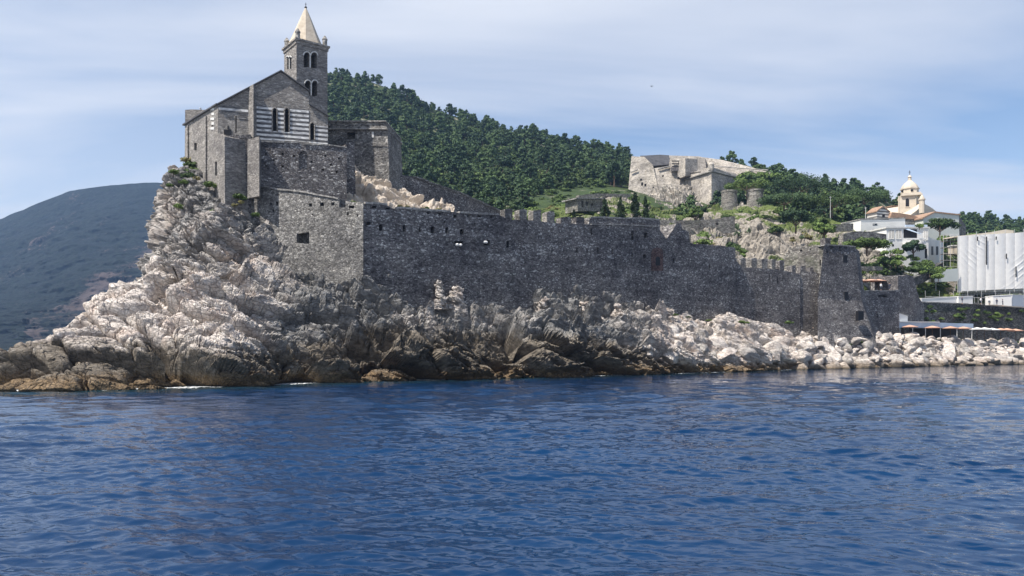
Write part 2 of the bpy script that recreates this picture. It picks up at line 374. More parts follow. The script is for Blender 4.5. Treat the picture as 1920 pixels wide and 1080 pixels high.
# ------------------------------------------------------------------ numpy noise
def _h(ix, iy, iz, s):
    x = (ix.astype(np.int64) * 374761393 + iy.astype(np.int64) * 668265263 + iz.astype(np.int64) * 2147483647 + s * 1274126177) & 0xFFFFFFFF
    x = ((x ^ (x >> 13)) * 1274126177) & 0xFFFFFFFF
    x = ((x ^ (x >> 16)) * 2246822519) & 0xFFFFFFFF
    x = x ^ (x >> 13)
    return (x & 0xFFFFFF).astype(np.float32) / 16777216.0
def vnoise(p, s=0):
    i = np.floor(p); f = (p - i); f = f * f * (3 - 2 * f); i = i.astype(np.int64); r = 0
    for dx in (0, 1):
        for dy in (0, 1):
            for dz in (0, 1):
                wgt = (f[:, 0] if dx else 1 - f[:, 0]) * (f[:, 1] if dy else 1 - f[:, 1]) * (f[:, 2] if dz else 1 - f[:, 2])
                r = r + wgt * _h(i[:, 0] + dx, i[:, 1] + dy, i[:, 2] + dz, s)
    return r * 2 - 1
def fbm(p, oct=4, s=0, gain=0.5):
    r = 0; a = 1; t = 0
    for k in range(oct):
        r = r + a * vnoise(p * (2 ** k) + 17.3 * k, s + k); t += a; a *= gain
    return r / t
def cells(p, s=0):
    """nearest and second-nearest seed distances, tilted-plane value and a random value per cell"""
    i = np.floor(p).astype(np.int64); n = len(p)
    d1 = np.full(n, 9e9, np.float32); d2 = d1.copy(); val = np.zeros(n, np.float32); til = np.zeros(n, np.float32)
    for dx in (-1, 0, 1):
        for dy in (-1, 0, 1):
            for dz in (-1, 0, 1):
                a, b, c = i[:, 0] + dx, i[:, 1] + dy, i[:, 2] + dz
                h1, h2, h3 = _h(a, b, c, s), _h(a, b, c, s + 1), _h(a, b, c, s + 2)
                vx, vy, vz = p[:, 0] - (a + h1), p[:, 1] - (b + h2), p[:, 2] - (c + h3)
                ax, ay, az = np.abs(vx), np.abs(vy), np.abs(vz); d = 0.62 * np.maximum(np.maximum(ax, ay), az) + 0.38 * np.sqrt(vx * vx + vy * vy + vz * vz)
                nb = d < d1
                d2 = np.where(nb, d1, np.minimum(d2, d)); d1 = np.where(nb, d, d1)
                g1, g2, g3 = h2 * 2 - 1, h3 * 2 - 1, h1 * 2 - 1
                val = np.where(nb, _h(a, b, c, s + 3), val)
                til = np.where(nb, vx * g1 + vy * g2 + vz * g3, til)
    return d1, d2, val, til
def rotm(rx, ry, rz):
    return np.array((Matrix.Rotation(R(rx), 3, 'X') @ Matrix.Rotation(R(ry), 3, 'Y') @ Matrix.Rotation(R(rz), 3, 'Z')), dtype=np.float64)
STRATA = rotm(14, 30, 10)
def blocky(p, size, s, stretch=(1.0, 1.0, 1.0)):
    q = (p @ STRATA) / (size * np.array(stretch))
    q = q + 0.07 * np.stack([vnoise(q * 1.7 + 5, s + 50), vnoise(q * 1.7 + 9, s + 51), vnoise(q * 1.7 + 13, s + 52)], 1)
    d1, d2, v_, t = cells(q, s)
    crack = np.exp(-np.maximum(d2 - d1, 0) / 0.035)
    return (v_ - 0.5) * 0.75 + 2.1 * t, crack
def grid_obj(name, pts, mat, smooth=False, attrs=None, parent=None):
    nv, nu = pts.shape[:2]; me = bpy.data.meshes.new(name)
    me.vertices.add(nu * nv); me.vertices.foreach_set('co', pts.reshape(-1).astype(np.float32))
    a = np.arange(nv * nu).reshape(nv, nu)
    q = np.stack([a[:-1, :-1], a[:-1, 1:], a[1:, 1:], a[1:, :-1]], -1).reshape(-1, 4); nf = len(q)
    me.loops.add(nf * 4); me.loops.foreach_set('vertex_index', q.reshape(-1).astype(np.int32))
    me.polygons.add(nf); me.polygons.foreach_set('loop_start', np.arange(nf, dtype=np.int32) * 4)
    try: me.polygons.foreach_set('loop_total', np.full(nf, 4, np.int32))
    except Exception: pass
    me.polygons.foreach_set('use_smooth', np.full(nf, smooth)); me.update(calc_edges=True); me.validate()
    for k, v_ in (attrs or {}).items():
        at = me.attributes.new(k, 'FLOAT', 'POINT'); at.data.foreach_set('value', v_.reshape(-1).astype(np.float32))
    me.materials.append(M[mat] if isinstance(mat, str) else mat)
    return link(bpy.data.objects.new(name, me), parent)
def grid_normals(p):
    du = np.gradient(p, axis=1); dv = np.gradient(p, axis=0); n = np.cross(du, dv)
    return n / (np.linalg.norm(n, axis=2, keepdims=True) + 1e-9)
def smooth2(a, k):
    for _ in range(k):
        a = a.copy(); a[1:-1] = (a[:-2] + 2 * a[1:-1] + a[2:]) / 4; a[:, 1:-1] = (a[:, :-2] + 2 * a[:, 1:-1] + a[:, 2:]) / 4
    return a

# ------------------------------------------------------------------ sea
YW = ([-600, -300, -150, 0, 100, 200, 281, 350, 420, 480, 560, 620, 680, 760, 900, 1000, 1100, 1200, 1300, 1400, 1500, 1650, 1920, 2300],
      [95, 70, 65, 66, 66.5, 67.5, 69.5, 71.5, 73.5, 76, 79.5, 82, 84.5, 87, 92, 96, 100, 106, 112, 120, 130, 143, 170, 220])
def make_sea():
    rows = np.concatenate([np.linspace(2600, 1140, 24)[:-1], np.linspace(1140, 700, 760)[:-1], np.geomspace(50, 1.0, 90) + 650])
    cols = np.concatenate([np.linspace(-2400, -60, 60)[:-1], np.linspace(-60, 1980, 780), np.linspace(1980, 4300, 60)[1:]])
    Y = H * S / (rows - HZ); Y = Y[:, None] * np.ones(len(cols)); X = (cols[None, :] - 960) * Y / S
    Z = np.zeros_like(X); rnd = np.random.RandomState(3)
    dy = np.abs(np.gradient(Y, axis=0)); 
    wx = 0.9 * fbm(np.stack([X * 0.13, Y * 0.13, X * 0], -1).reshape(-1, 3), 3, 5).reshape(X.shape)
    wy = 0.9 * fbm(np.stack([X * 0.13, Y * 0.13, X * 0 + 7], -1).reshape(-1, 3), 3, 8).reshape(X.shape)
    Xw, Yw_ = X + wx, Y + wy
    for k in range(56):
        lam = 0.30 * (17 ** (k / 55.0)) * 1.0 * rnd.uniform(0.9, 1.1)
        th = R(82) + rnd.normal(0, 0.5)
        kx, ky = math.cos(th) * 2 * math.pi / lam, math.sin(th) * 2 * math.pi / lam
        st = 0.0200 if lam > 0.9 else 0.030
        if lam > 3: st *= 0.8
        amp = st * lam / (2 * math.pi) * 1.5
        fade = np.clip((lam / (np.maximum(dy, 1e-4) * 2.2) - 1.0), 0, 1)
        ph = kx * Xw + ky * Yw_ + rnd.uniform(0, 6.28)
        Z += amp * fade * (np.cos(ph) + 0.27 * np.cos(2 * ph))
    # calm and ruffled patches
    pt = fbm(np.stack([X * 0.035, Y * 0.06, X * 0 + 3], -1).reshape(-1, 3), 3, 21).reshape(X.shape)
    Z *= np.clip(1.0 + 1.0 * pt, 0.30, 1.7)
    pxs = 960 + S * X / Y; shore = np.interp(pxs, YW[0], YW[1]) - Y
    sh = np.clip(shore, -5, 60)
    return grid_obj('sea', np.stack([X, Y, Z], -1), M['sea'], True, {'shore': sh, 'ruffle': pt})
m = Mat('sea_water'); nt = m.nt
v = m.map(m.pos, (1, 1, 1), (0, 0, R(20)))
shore = m.attr('shore')
deep = m.ramp(m.noise(m.pos, 0.05, 4, 0.6), [(0.3, (0.0022, 0.017, 0.054)), (0.7, (0.0045, 0.032, 0.092))])
gf = m.ramp(m.math('DIVIDE', m.math('ADD', shore, m.math('MULTIPLY', m.noise(m.pos, 0.2, 3), 6)), 22), [(0.12, (0.9, 0.9, 0.9)), (0.55, (0, 0, 0))])
col = m.mix(gf, deep, (0.010, 0.034, 0.042))
fo = m.math('LESS_THAN', m.math('ADD', shore, m.math('MULTIPLY', m.math('SUBTRACT', m.noise(m.pos, 0.45, 4, 0.7), 0.5), 8)), -0.7)
fo = m.math('MULTIPLY', fo, m.math('GREATER_THAN', m.noise(m.pos, 2.5, 4, 0.7), 0.50))
col = m.mix(fo, col, (0.7, 0.72, 0.72)); m.color(col)
m.L(m.math('ADD', 0.012, m.math('MULTIPLY', fo, 0.7)), m.b.inputs['Roughness'])
m.b.inputs['IOR'].default_value = 1.333; m.b.inputs['Specular IOR Level'].default_value = 0.5
far = N(nt, 'ShaderNodeSeparateXYZ'); m.L(m.pos, far.inputs[0])
b1 = m.bump(m.noise(m.map(m.pos, (0.8, 1.5, 1), (0, 0, R(-15))), 1.3, 3, 0.5, 0.5), 0.5, 0.07)
m.bump(m.noise(m.map(m.pos, (0.7, 1.3, 1), (0, 0, R(12))), 4.5, 2, 0.5, 0.4), 0.4, 0.022, b1)
M['sea'] = m.m
tag(make_sea(), kind='structure')

# ------------------------------------------------------------------ rocky shore
main_pl = Plane(680, 95, 1240, 124)
def rock_disp(base, seed, amps=(1.35, 1.0, 0.55, 0.27, 0.12), sizes=(8.5, 3.9, 1.8, 0.85, 0.42), mult=None, fine=None):
    nv, nu = base.shape[:2]; n = grid_normals(base).reshape(-1, 3); p = base.reshape(-1, 3).astype(np.float64)
    d = np.zeros(len(p)); 
    d += 0.9 * fbm(p / 11.0, 3, seed + 90)
    for k, (a, sz) in enumerate(zip(amps, sizes)):
        st = (2.5, 1.1, 0.7) if k < 3 else (1.9, 1.0, 0.8)
        v_, cr_ = blocky(p + n * d[:, None] * 0.3, sz, seed + 10 * k, st)
        fm = 1.0 if fine is None or k < 2 else fine.reshape(-1)
        d += fm * (a * v_ - ((1.15 if k < 2 else 0.8) * a * cr_ if k < 4 else 0.3 * a * cr_))
    d += 0.03 * fbm(p * 2.6, 3, seed + 70)
    if mult is not None: d *= mult.reshape(-1)
    return (p + n * d[:, None]).reshape(base.shape)
def ip(px, tab): return np.interp(px, [t[0] for t in tab], [t[1] for t in tab])
def make_shore():
    NU, NV = 1500, 330
    px = np.linspace(-420, 1760, NU)
    Yw = np.interp(px, *YW)
    tpy = ip(px, [(-420, 760), (-300, 735), (-150, 684), (0, 664), (47, 640), (98, 622), (132, 600), (179, 572), (230, 537), (281, 503), (350, 480), (420, 445), (480, 440), (520, 468), (560, 489), (620, 512), (680, 536), (760, 546), (900, 552), (1000, 558), (1100, 566), (1200, 580), (1300, 594), (1400, 602), (1500, 618), (1605, 640), (1760, 640)])
    tY = ip(px, [(-420, 82), (-150, 72), (0, 75), (98, 79), (179, 84), (281, 90), (350, 93), (420, 96), (480, 99.8), (560, 98.5), (620, 97.2), (680, 96.4), (1100, 117.5), (1240, 125.5), (1380, 133.5), (1500, 143), (1605, 152), (1760, 163)])
    def z(py, Y): return H + (HZ - py) * Y / S
    tz = z(tpy, tY)
    rows = []
    left = np.clip((300 - px) / 60.0, 0, 1)
    keys = [(-0.25, None)]
    # control rows: (fraction of depth, height fraction)
    ctrl = [(-0.10, -0.22), (0.0, 0.0), (0.10, 0.20), (0.32, 0.42), (0.62, 0.70), (0.86, 0.90), (1.0, 1.0)]
    low = np.clip((px - 640) / 200.0, 0, 1) * np.clip((1750 - px) / 300.0, 0, 1)
    P3 = []
    for i, (fd, fh) in enumerate(ctrl):
        Y = Yw + (tY - Yw) * fd
        # the middle of the shore is steeper at the water
        fh2 = fh + low * {2: 0.17, 3: 0.14, 4: 0.05}.get(i, 0)
        Z = fh2 * tz if fd >= 0 else np.full_like(px, -2.0)
        P3.append(np.stack([(px - 960) * Y / S, Y, Z], -1))
    # behind the crest
    Yb = tY + 3; Zb = tz - left * 0.8; P3.append(np.stack([(px - 960) * (tY + 1) / S, Yb, Zb], -1))
    Yb = tY + 22; Zb = np.where(left > 0, tz * (1 - left) - 3 * left, tz); P3.append(np.stack([(px - 960) * tY / S + 6 * left * 0, Yb, Zb], -1))
    P3 = np.array(P3); kv = np.array([0, 0.06, 0.16, 0.36, 0.62, 0.80, 0.90, 0.945, 1.0])
    vv = np.linspace(0, 1, NV); base = np.zeros((NV, NU, 3))
    for a in range(3):
        for j in range(NU): base[:, j, a] = np.interp(vv, kv, P3[:, j, a])
    base = smooth2(base, 6)
    # ribs running down to the water, stronger on the middle part
    g = (1.05 * np.exp(-((px - 700) / 130.0) ** 2) + 1.1 * np.exp(-((px - 1070) / 120.0) ** 2) + 0.75 * np.exp(-((px - 560) / 80.0) ** 2) + 0.55 * np.exp(-((px - 900) / 90.0) ** 2)) - 0.45 * np.exp(-((px - 250) / 260.0) ** 2) - 0.75 * np.clip((px - 1210) / 60, 0, 1) - 0.05
    grey = np.ones((NV, 1)) * g[None, :]
    left_s = np.clip((420 - px) / 300.0, 0, 1)
    mult = (1 - 0.35 * left_s)[None, :] * np.ones((NV, 1)) * np.clip(1.15 - np.clip((px - 1210) / 150, 0, 1) * 0.65, 0, 2)[None, :]
    mult = mult * np.where(vv < 0.06, 0.5, 1.0)[:, None] * np.interp(vv, [0, 0.85, 0.91, 1], [1, 1, 0.7, 0.5])[:, None]
    fine = np.ones((NV, 1)) * np.interp(px, [0, 250, 520, 640], [0.30, 0.42, 0.85, 1.15])[None, :]
    pts = rock_disp(base, 100, mult=mult, fine=fine)
    wet = np.ones((NV, 1)) * np.interp(px, [0, 250, 450, 600, 700, 1100, 1200, 1300, 1500], [1.6, 1.3, 0.4, 1.4, 3.0, 2.4, 0.2, -1.8, -2.2])[None, :]
    return grid_obj('rocky_shore', pts, 'rock', False, {'grey': grey, 'wet': wet})
tag(make_shore(), kind='structure')

def make_cliff():
    # horizontal contours (photo row, list of (column, distance)); wraps round the left flank
    cont = [
        (540, [(340, 125), (283, 108), (262, 98), (272, 91), (330, 86), (400, 86), (470, 93), (520, 100)]),
        (500, [(345, 125), (300, 110), (276, 100), (286, 93.5), (335, 90), (405, 90), (470, 95), (520, 101)]),
        (441, [(350, 125), (315, 112), (288, 102), (300, 96.5), (345, 94), (410, 93.5), (460, 96.5), (500, 101)]),
        (402, [(350, 125), (318, 112), (294, 103), (304, 98.5), (350, 96.5), (405, 96), (440, 98.5), (480, 102)]),
        (364, [(355, 125), (320, 113), (297, 104), (308, 100.5), (350, 98.5), (395, 98.2), (420, 100.5), (450, 104)]),
        (326, [(355, 125), (325, 114), (299, 105.5), (310, 102.5), (345, 101), (380, 101.0), (395, 104), (415, 107)]),
        (300, [(360, 125), (340, 116), (318, 107.5), (328, 105), (350, 104), (368, 106), (380, 108), (400, 111)]),
        (284, [(365, 125), (355, 117), (343, 110.5), (348, 109.5), (358, 109), (366, 110), (376, 112), (390, 114)])]
    ku = np.linspace(0, 1, 8); NU, NV = 420, 420; uu = np.linspace(0, 1, NU)
    rows = []
    for py, L in cont:
        Y = np.interp(uu, ku, [l[1] for l in L]); X = np.interp(uu, ku, [(l[0] - 960) * l[1] / S for l in L])
        rows.append(np.stack([X, Y, np.full(NU, H + (HZ - py) * 100.0 / S)], -1))
    rows = np.array(rows); kz = np.linspace(0, 1, len(cont)); kz = np.interp(rows[:, 0, 2], [rows[0, 0, 2], rows[-1, 0, 2]], [0, 1])
    vv = np.linspace(0, 1, NV); base = np.zeros((NV, NU, 3))
    for a in range(3):
        for j in range(NU): base[:, j, a] = np.interp(vv, kz, rows[:, j, a])
    base = smooth2(base, 14)
    g = 0.30 + 0.25 * vv[:, None] + 0 * uu[None, :]
    mult = np.ones((NV, NU)) * np.interp(vv, [0, 0.8, 1], [0.85, 0.65, 0.35])[:, None]
    pts = rock_disp(base, 400, amps=(0.9, 0.8, 0.5, 0.26, 0.12), mult=mult)
    return grid_obj('cliff', pts, 'rock', False, {'grey': g * np.ones((NV, NU))})
tag(make_cliff(), kind='structure')

# boulders ----------------------------------------------------------
def boulder_mesh(seed, sub=4, mat='boulder'):
    rnd = np.random.RandomState(seed); bm = bmesh.new(); bmesh.ops.create_icosphere(bm, subdivisions=sub, radius=1)
    n = rnd.normal(size=(11, 3)); n /= np.linalg.norm(n, axis=1, keepdims=True); h = rnd.uniform(0.52, 0.98, 11)
    co = np.array([v.co for v in bm.verts]); co /= np.linalg.norm(co, axis=1, keepdims=True)
    dd = co @ n.T; r = np.min(np.where(dd > 0.05, h / np.maximum(dd, 0.05), 9), axis=1); r = np.minimum(r, 1.12)
    r += 0.05 * fbm(co * 2.2 + seed, 3, seed) + 0.02 * fbm(co * 7 + seed, 2, seed + 3)
    for v, q, rr in zip(bm.verts, co, r): v.co = Vector(q * rr)
    me = bpy.data.meshes.new('boulder'); bm.to_mesh(me); bm.free(); me.materials.append(M[mat]); return me
BM = [boulder_mesh(s) for s in range(11)]
def scatter_boulders():
    rnd = random.Random(5); spots = []
    # (column, row, distance, size): riprap bank on the right, pale tumble at the wall's foot
    tries = 0
    for band in range(11):
        px = 1500.0
        f = band / 10.0                         # 0 water edge, 1 crest
        while px < 2010:
            Yw_ = float(np.interp(px, *YW)); crest_py = float(np.interp(px, [1500, 1560, 1640, 1700, 1800, 1920, 2010], [636, 631, 627, 630, 637, 641, 643]))
            Yc = Yw_ + 12; Dp = float(np.interp(px, [1500, 1640, 1730], [6.5, 9, 12])); Y = Yw_ + Dp * f; zc = H + (HZ - crest_py) * Yc / S; z = -0.35 + (zc + 0.2) * f ** 0.85
            s = (0.55 + 1.25 * rnd.random() ** 1.6) * (1.2 - 0.35 * f)
            spots.append((px + rnd.uniform(-3, 3), Y + rnd.uniform(-0.5, 0.5), z + rnd.uniform(-0.25, 0.15), s, 'bank'))
            px += s * 2.0 * S / Y * rnd.uniform(0.8, 1.15)
    for band in range(8):
        px = 1205.0; f = band / 7.0
        while px < 1500:
            Yw_ = float(np.interp(px, *YW)); Yt = main_pl.Y(px) - 0.5 if px < 1400 else 134 + (px - 1400) * 0.08
            py_t = float(np.interp(px, [1205, 1300, 1400, 1500], [584, 600, 612, 632])); zt = H + (HZ - py_t) * Yt / S
            Y = Yw_ + (Yt - Yw_) * (0.22 + 0.76 * f); z = zt * (0.34 + 0.62 * f)
            s = (0.6 + 1.6 * rnd.random() ** 1.6) * (1.1 - 0.3 * f)
            spots.append((px, Y, z - 0.15 * s, s, 'tumble'))
            px += s * 2.2 * S / Y * rnd.uniform(0.95, 1.5)
    print('boulders', len(spots))
    spots.sort(key=lambda q: -q[3] / q[1]); bm = bmesh.new()
    for px, Y, z, s, kind in spots[300:]:
        tmp = bmesh.new(); tmp.from_mesh(BM[rnd.randrange(11)]); mt = Matrix.Translation(((px - 960) * Y / S, Y, z)) @ Matrix.Rotation(rnd.uniform(0, 6.28), 4, 'Z') @ Matrix.Diagonal((s * 1.2, s, s * 0.75, 1))
        bmesh.ops.transform(tmp, matrix=mt, verts=tmp.verts); m2 = bpy.data.meshes.new('t'); tmp.to_mesh(m2); tmp.free(); bm.from_mesh(m2); bpy.data.meshes.remove(m2)
    tag(obj('rubble', bm, 'boulder'), 'smaller pale stones filling the gaps between the shore boulders', 'rubble', kind='stuff')
    for px, Y, z, s, kind in spots[:300]:
        o = bpy.data.objects.new('boulder', BM[rnd.randrange(11)]); C.objects.link(o)
        o.location = ((px - 960) * Y / S, Y, z); o.rotation_euler = (rnd.uniform(-0.5, 0.5), rnd.uniform(-0.5, 0.5), rnd.uniform(0, 6.28))
        o.scale = (s * rnd.uniform(1.0, 1.5), s * rnd.uniform(0.8, 1.15), s * rnd.uniform(0.6, 0.85))
        if kind == 'bank': tag(o, 'pale angular boulder in the long bank of boulders at the water on the right', 'boulder', 'boulders piled along the shore on the right')
        else: tag(o, 'pale rounded boulder in the tumble of rocks at the foot of the long wall', 'boulder', 'boulders tumbled below the long wall')
    # ground under the bank
    px = np.linspace(1440, 2100, 200); rows = []
    for f, dz in ((-0.15, -2), (0, -1.2), (0.5, 0.45), (1.0, 0.85), (1.5, 0.92), (3, 0.92)):
        Yw_ = np.interp(px, *YW); crest = np.interp(px, [1500, 1560, 1640, 1700, 1800, 1920, 2010], [648, 640, 630, 633, 640, 644, 645]); Yc = Yw_ + 12
        zc = H + (HZ - crest) * Yc / S; Y = Yw_ + 12 * f
        rows.append(np.stack([(px - 960) * Y / S, Y, (zc * dz if dz > 0 else px * 0 + dz)], -1))
    rows = np.array(rows); vv = np.linspace(0, 1, 60); base = np.zeros((60, 200, 3))
    for a in range(3):
        for j in range(200): base[:, j, a] = np.interp(vv, np.linspace(0, 1, 6), rows[:, j, a])
    o = grid_obj('beach_ground', rock_disp(smooth2(base, 2), 800, (0.3, 0.3, 0.2), (4, 2, 1)), 'boulder', False); tag(o, kind='structure')
scatter_boulders()
# standing pinnacles of rock against the long wall
def pinnacle(px, py0, py1, Y, w_, seed, label):
    a, b = P(px, py1, Y), P(px, py0, Y); h = b.z - a.z; NU, NV = 60, 60; base = np.zeros((NV, NU, 3))
    for i in range(NV):
        t = i / (NV - 1); r = w_ * (1.25 - 0.65 * t + 0.18 * math.sin(t * 7 + seed)) * math.sqrt(max(0.0, 1 - max(0, (t - 0.8) / 0.2) ** 2))
        for j in range(NU):
            an = 2 * math.pi * j / (NU - 1); base[i, j] = (a.x + r * math.cos(an) + 0.25 * w_ * math.sin(t * 4 + seed), Y + r * math.sin(an), a.z - 0.6 + (h + 0.6) * t)
    o = grid_obj('rock_pinnacle', rock_disp(base, seed * 31, (0.16, 0.2, 0.14, 0.07), (1.6, 0.9, 0.5, 0.3)), 'boulder', False); tag(o, label, 'rock')
pinnacle(825, 526, 572, 100.5, 0.5, 1, 'tall knobbly rock pinnacle standing against the long dark wall')
pinnacle(853, 541, 580, 102, 0.75, 4, 'stout rounded rock knob just right of the tall rock pinnacle')
pinnacle(1019, 556, 578, 109, 1.1, 3, 'pale round rock cap on the crest below the crenellated wall')
pinnacle(1104, 560, 592, 112, 1.6, 2, 'broad jagged rock stump in the middle of the shore crest')
pinnacle(1156, 570, 594, 115, 1.2, 6, 'overhanging rounded rock near the right end of the grey rocks')
pinnacle(1233, 568, 592, 120, 0.8, 5, 'small upright rock below the red brick arch')
pinnacle(1256, 580, 595, 121, 0.7, 8, 'low rounded rock beside the small upright rock under the brick arch')

# ------------------------------------------------------------------ hills
SKY = [(330, 420), (345, 370), (365, 330), (400, 268), (450, 226), (520, 176), (560, 152), (615, 136), (660, 144), (700, 155), (760, 178), (800, 200), (850, 217), (900, 229), (950, 244), (1000, 253), (1050, 267), (1100, 277), (1180, 296), (1250, 304), (1340, 306), (1400, 310), (1440, 322), (1500, 338), (1560, 352), (1620, 364), (1680, 384), (1750, 398), (1850, 418), (1950, 432), (2300, 470)]
SKYY = [(240, 420), (450, 520), (615, 560), (900, 540), (1180, 500), (1340, 430), (1500, 380), (1640, 370), (1750, 470), (2300, 520)]
BOT = [(240, 520), (600, 420), (800, 415), (950, 408), (1060, 404), (1180, 402), (1250, 420), (1340, 420), (1450, 424), (1600, 440), (1750, 470), (2300, 520)]
BOTY = [(240, 300), (600, 230), (950, 225), (1180, 240), (1340, 270), (1450, 250), (1600, 240), (1750, 270), (2300, 330)]
def hill_pt(px, t):
    """t = 0 lower edge, 1 skyline; numpy arrays"""
    py = ip(px, BOT) + (ip(px, SKY) - ip(px, BOT)) * t
    Y = ip(px, BOTY) + (ip(px, SKYY) - ip(px, BOTY)) * (t ** 1.15)
    X = (px - 960) * Y / S; Z = H + (HZ - py) * Y / S
    return np.stack([X, Y, Z], -1)
def make_hill():
    NU, NV = 360, 120; px = np.linspace(340, 2300, NU); rows = []
    for t in np.linspace(0, 1, NV): rows.append(hill_pt(px, np.full(NU, t)))
    # forward skirt and back slope
    b0 = rows[0].copy(); b0[:, 2] = np.maximum(b0[:, 2] * 0.25, 1.0); b0[:, 1] *= 0.72; b0[:, 0] *= 0.72
    top = rows[-1]; bk = top.copy(); bk[:, 1] += 120; bk[:, 2] -= 40; bk2 = bk.copy(); bk2[:, 1] += 400; bk2[:, 2] = -5
    pts = np.array([b0] + rows + [bk, bk2])
    n = 2.5 * fbm(pts.reshape(-1, 3) / 40.0, 3, 5).reshape(pts.shape[:2]); pts[1:-2, :, 2] += n[1:-2] * np.linspace(1, 0.2, NV)[:, None]
    return grid_obj('wooded_hill', pts, M['hill'], True)
m = Mat('hill_ground'); n = m.noise(m.pos, 0.07, 5, 0.65); n2 = m.noise(m.pos, 0.6, 5, 0.7)
g = m.ramp(n2, [(0.3, (0.020, 0.036, 0.012)), (0.6, (0.045, 0.07, 0.02)), (0.8, (0.09, 0.12, 0.04))])
r_ = m.ramp(n2, [(0.3, (0.16, 0.14, 0.11)), (0.7, (0.36, 0.32, 0.26))])
m.color(m.mix(m.ramp(n, [(0.56, (0, 0, 0)), (0.66, (1, 1, 1))]), g, r_)); m.bump(n2, 0.8, 1.0); M['hill'] = m.m
tag(make_hill(), kind='structure')

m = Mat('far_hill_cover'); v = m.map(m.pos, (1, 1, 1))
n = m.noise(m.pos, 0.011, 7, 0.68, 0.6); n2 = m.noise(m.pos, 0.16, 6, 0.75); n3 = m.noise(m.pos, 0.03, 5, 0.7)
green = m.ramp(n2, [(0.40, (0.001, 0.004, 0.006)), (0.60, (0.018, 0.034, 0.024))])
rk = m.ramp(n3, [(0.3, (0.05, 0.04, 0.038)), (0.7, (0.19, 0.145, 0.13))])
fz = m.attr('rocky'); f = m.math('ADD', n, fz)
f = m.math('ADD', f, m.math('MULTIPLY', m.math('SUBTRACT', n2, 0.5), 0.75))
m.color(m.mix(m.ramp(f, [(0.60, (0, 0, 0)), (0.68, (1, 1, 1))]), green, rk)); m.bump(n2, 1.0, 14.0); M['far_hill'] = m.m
def make_far_hill():
    NU, NV = 420, 260; px = np.linspace(-900, 520, NU); uu = np.linspace(0, 1, NV)
    sky_py = ip(px, [(-900, 640), (-500, 560), (-200, 470), (0, 409), (72, 380), (128, 357), (179, 349), (239, 343), (294, 341), (400, 352), (520, 400)])
    pts = np.zeros((NV + 2, NU, 3)); rocky = np.zeros((NV + 2, NU))
    for i, t in enumerate(uu):
        py = 656 + (sky_py - 656) * t; Y = 760 + 1100 * t ** 1.1
        pts[i + 1, :, 0] = (px - 960) * Y / S; pts[i + 1, :, 1] = Y; pts[i + 1, :, 2] = H + (HZ - py) * Y / S
        band = 610 - (px - 40) * 0.62            # band of bare cliff rising to the right
        rocky[i + 1] = (0.22 + 0.10 * np.sin(px * 0.045 + 1)) * np.exp(-((py - band) / 24.0) ** 2) * (px > 20) - 0.05 * (1) + 0.05 * np.exp(-((py - 400) / 60) ** 2) * (px < 150)
    pts[0] = pts[1]; pts[0, :, 2] = -10; pts[-1] = pts[-2]; pts[-1, :, 1] += 600; pts[-1, :, 2] = -10
    q = pts.reshape(-1, 3)
    d = 34 * (fbm(q * np.array([1 / 150., 1 / 150., 1 / 300.]), 5, 31)) + 12 * fbm(q / 20.0, 4, 35)
    r = np.abs(fbm(q * np.array([1 / 90., 1 / 90., 1 / 260.]), 4, 77)); d -= 26 * (1 - r)
    d = d.reshape(pts.shape[:2]); env = np.concatenate([[0], np.interp(uu, [0, 0.1, 0.9, 1], [0.3, 1, 0.5, 0.12]), [0]])[:, None]
    pts[..., 1] -= d * env * 1.5; pts[..., 2] += 0.25 * d * env
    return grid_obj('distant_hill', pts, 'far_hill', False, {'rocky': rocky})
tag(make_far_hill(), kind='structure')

# ------------------------------------------------------------------ trees and bushes (leaf-clump meshes)
def leaf_cloud(rnd, clumps, per, leaf, trunk=None, mats=('pine', 'bark')):
    """clumps: list of (centre, radius xyz); returns a mesh of small randomly turned leaf quads"""
    V = []; F = []
    for c, rad in clumps:
        k = per
        d = rnd.normal(size=(k, 3)); d /= np.linalg.norm(d, axis=1, keepdims=True)
        r = rnd.uniform(0.55, 1.05, (k, 1)); ctr = np.array(c) + d * r * np.array(rad)
        nrm = d + rnd.normal(size=(k, 3)) * 0.55; nrm[:, 2] += 0.35; nrm /= np.linalg.norm(nrm, axis=1, keepdims=True)
        a = np.cross(nrm, rnd.normal(size=(k, 3))); a /= np.linalg.norm(a, axis=1, keepdims=True) + 1e-9; b = np.cross(nrm, a)
        s = leaf * rnd.uniform(0.6, 1.3, (k, 1))
        q = np.stack([ctr - a * s, ctr + b * s * 0.7, ctr + a * s, ctr - b * s * 0.7], 1); V.append(q.reshape(-1, 3))
    V = np.concatenate(V); nq = len(V) // 4
    bm = bmesh.new(); me = bpy.data.meshes.new('foliage')
    if trunk:
        for (a, b, r0, r1) in trunk: add_tube(bm, a, b, r0, r1, 6)
        for f in bm.faces: f.material_index = 1
    tv = np.array([v.co[:] for v in bm.verts]) if trunk else np.zeros((0, 3))
    bm.verts.ensure_lookup_table(); bm.verts.index_update()
    tf = [[v.index for v in f.verts] for f in bm.faces] if trunk else []
    bm.free()
    faces = [[4 * i, 4 * i + 1, 4 * i + 2, 4 * i + 3] for i in range(nq)] + [[x + 4 * nq for x in f] for f in tf]
    me.from_pydata(np.concatenate([V, tv]).tolist() if len(tv) else V.tolist(), [], faces)
    for q_ in mats: me.materials.append(M[q_])
    me.polygons.foreach_set('material_index', np.array([0] * nq + [1] * len(tf), dtype=np.int32)); me.update()
    return me
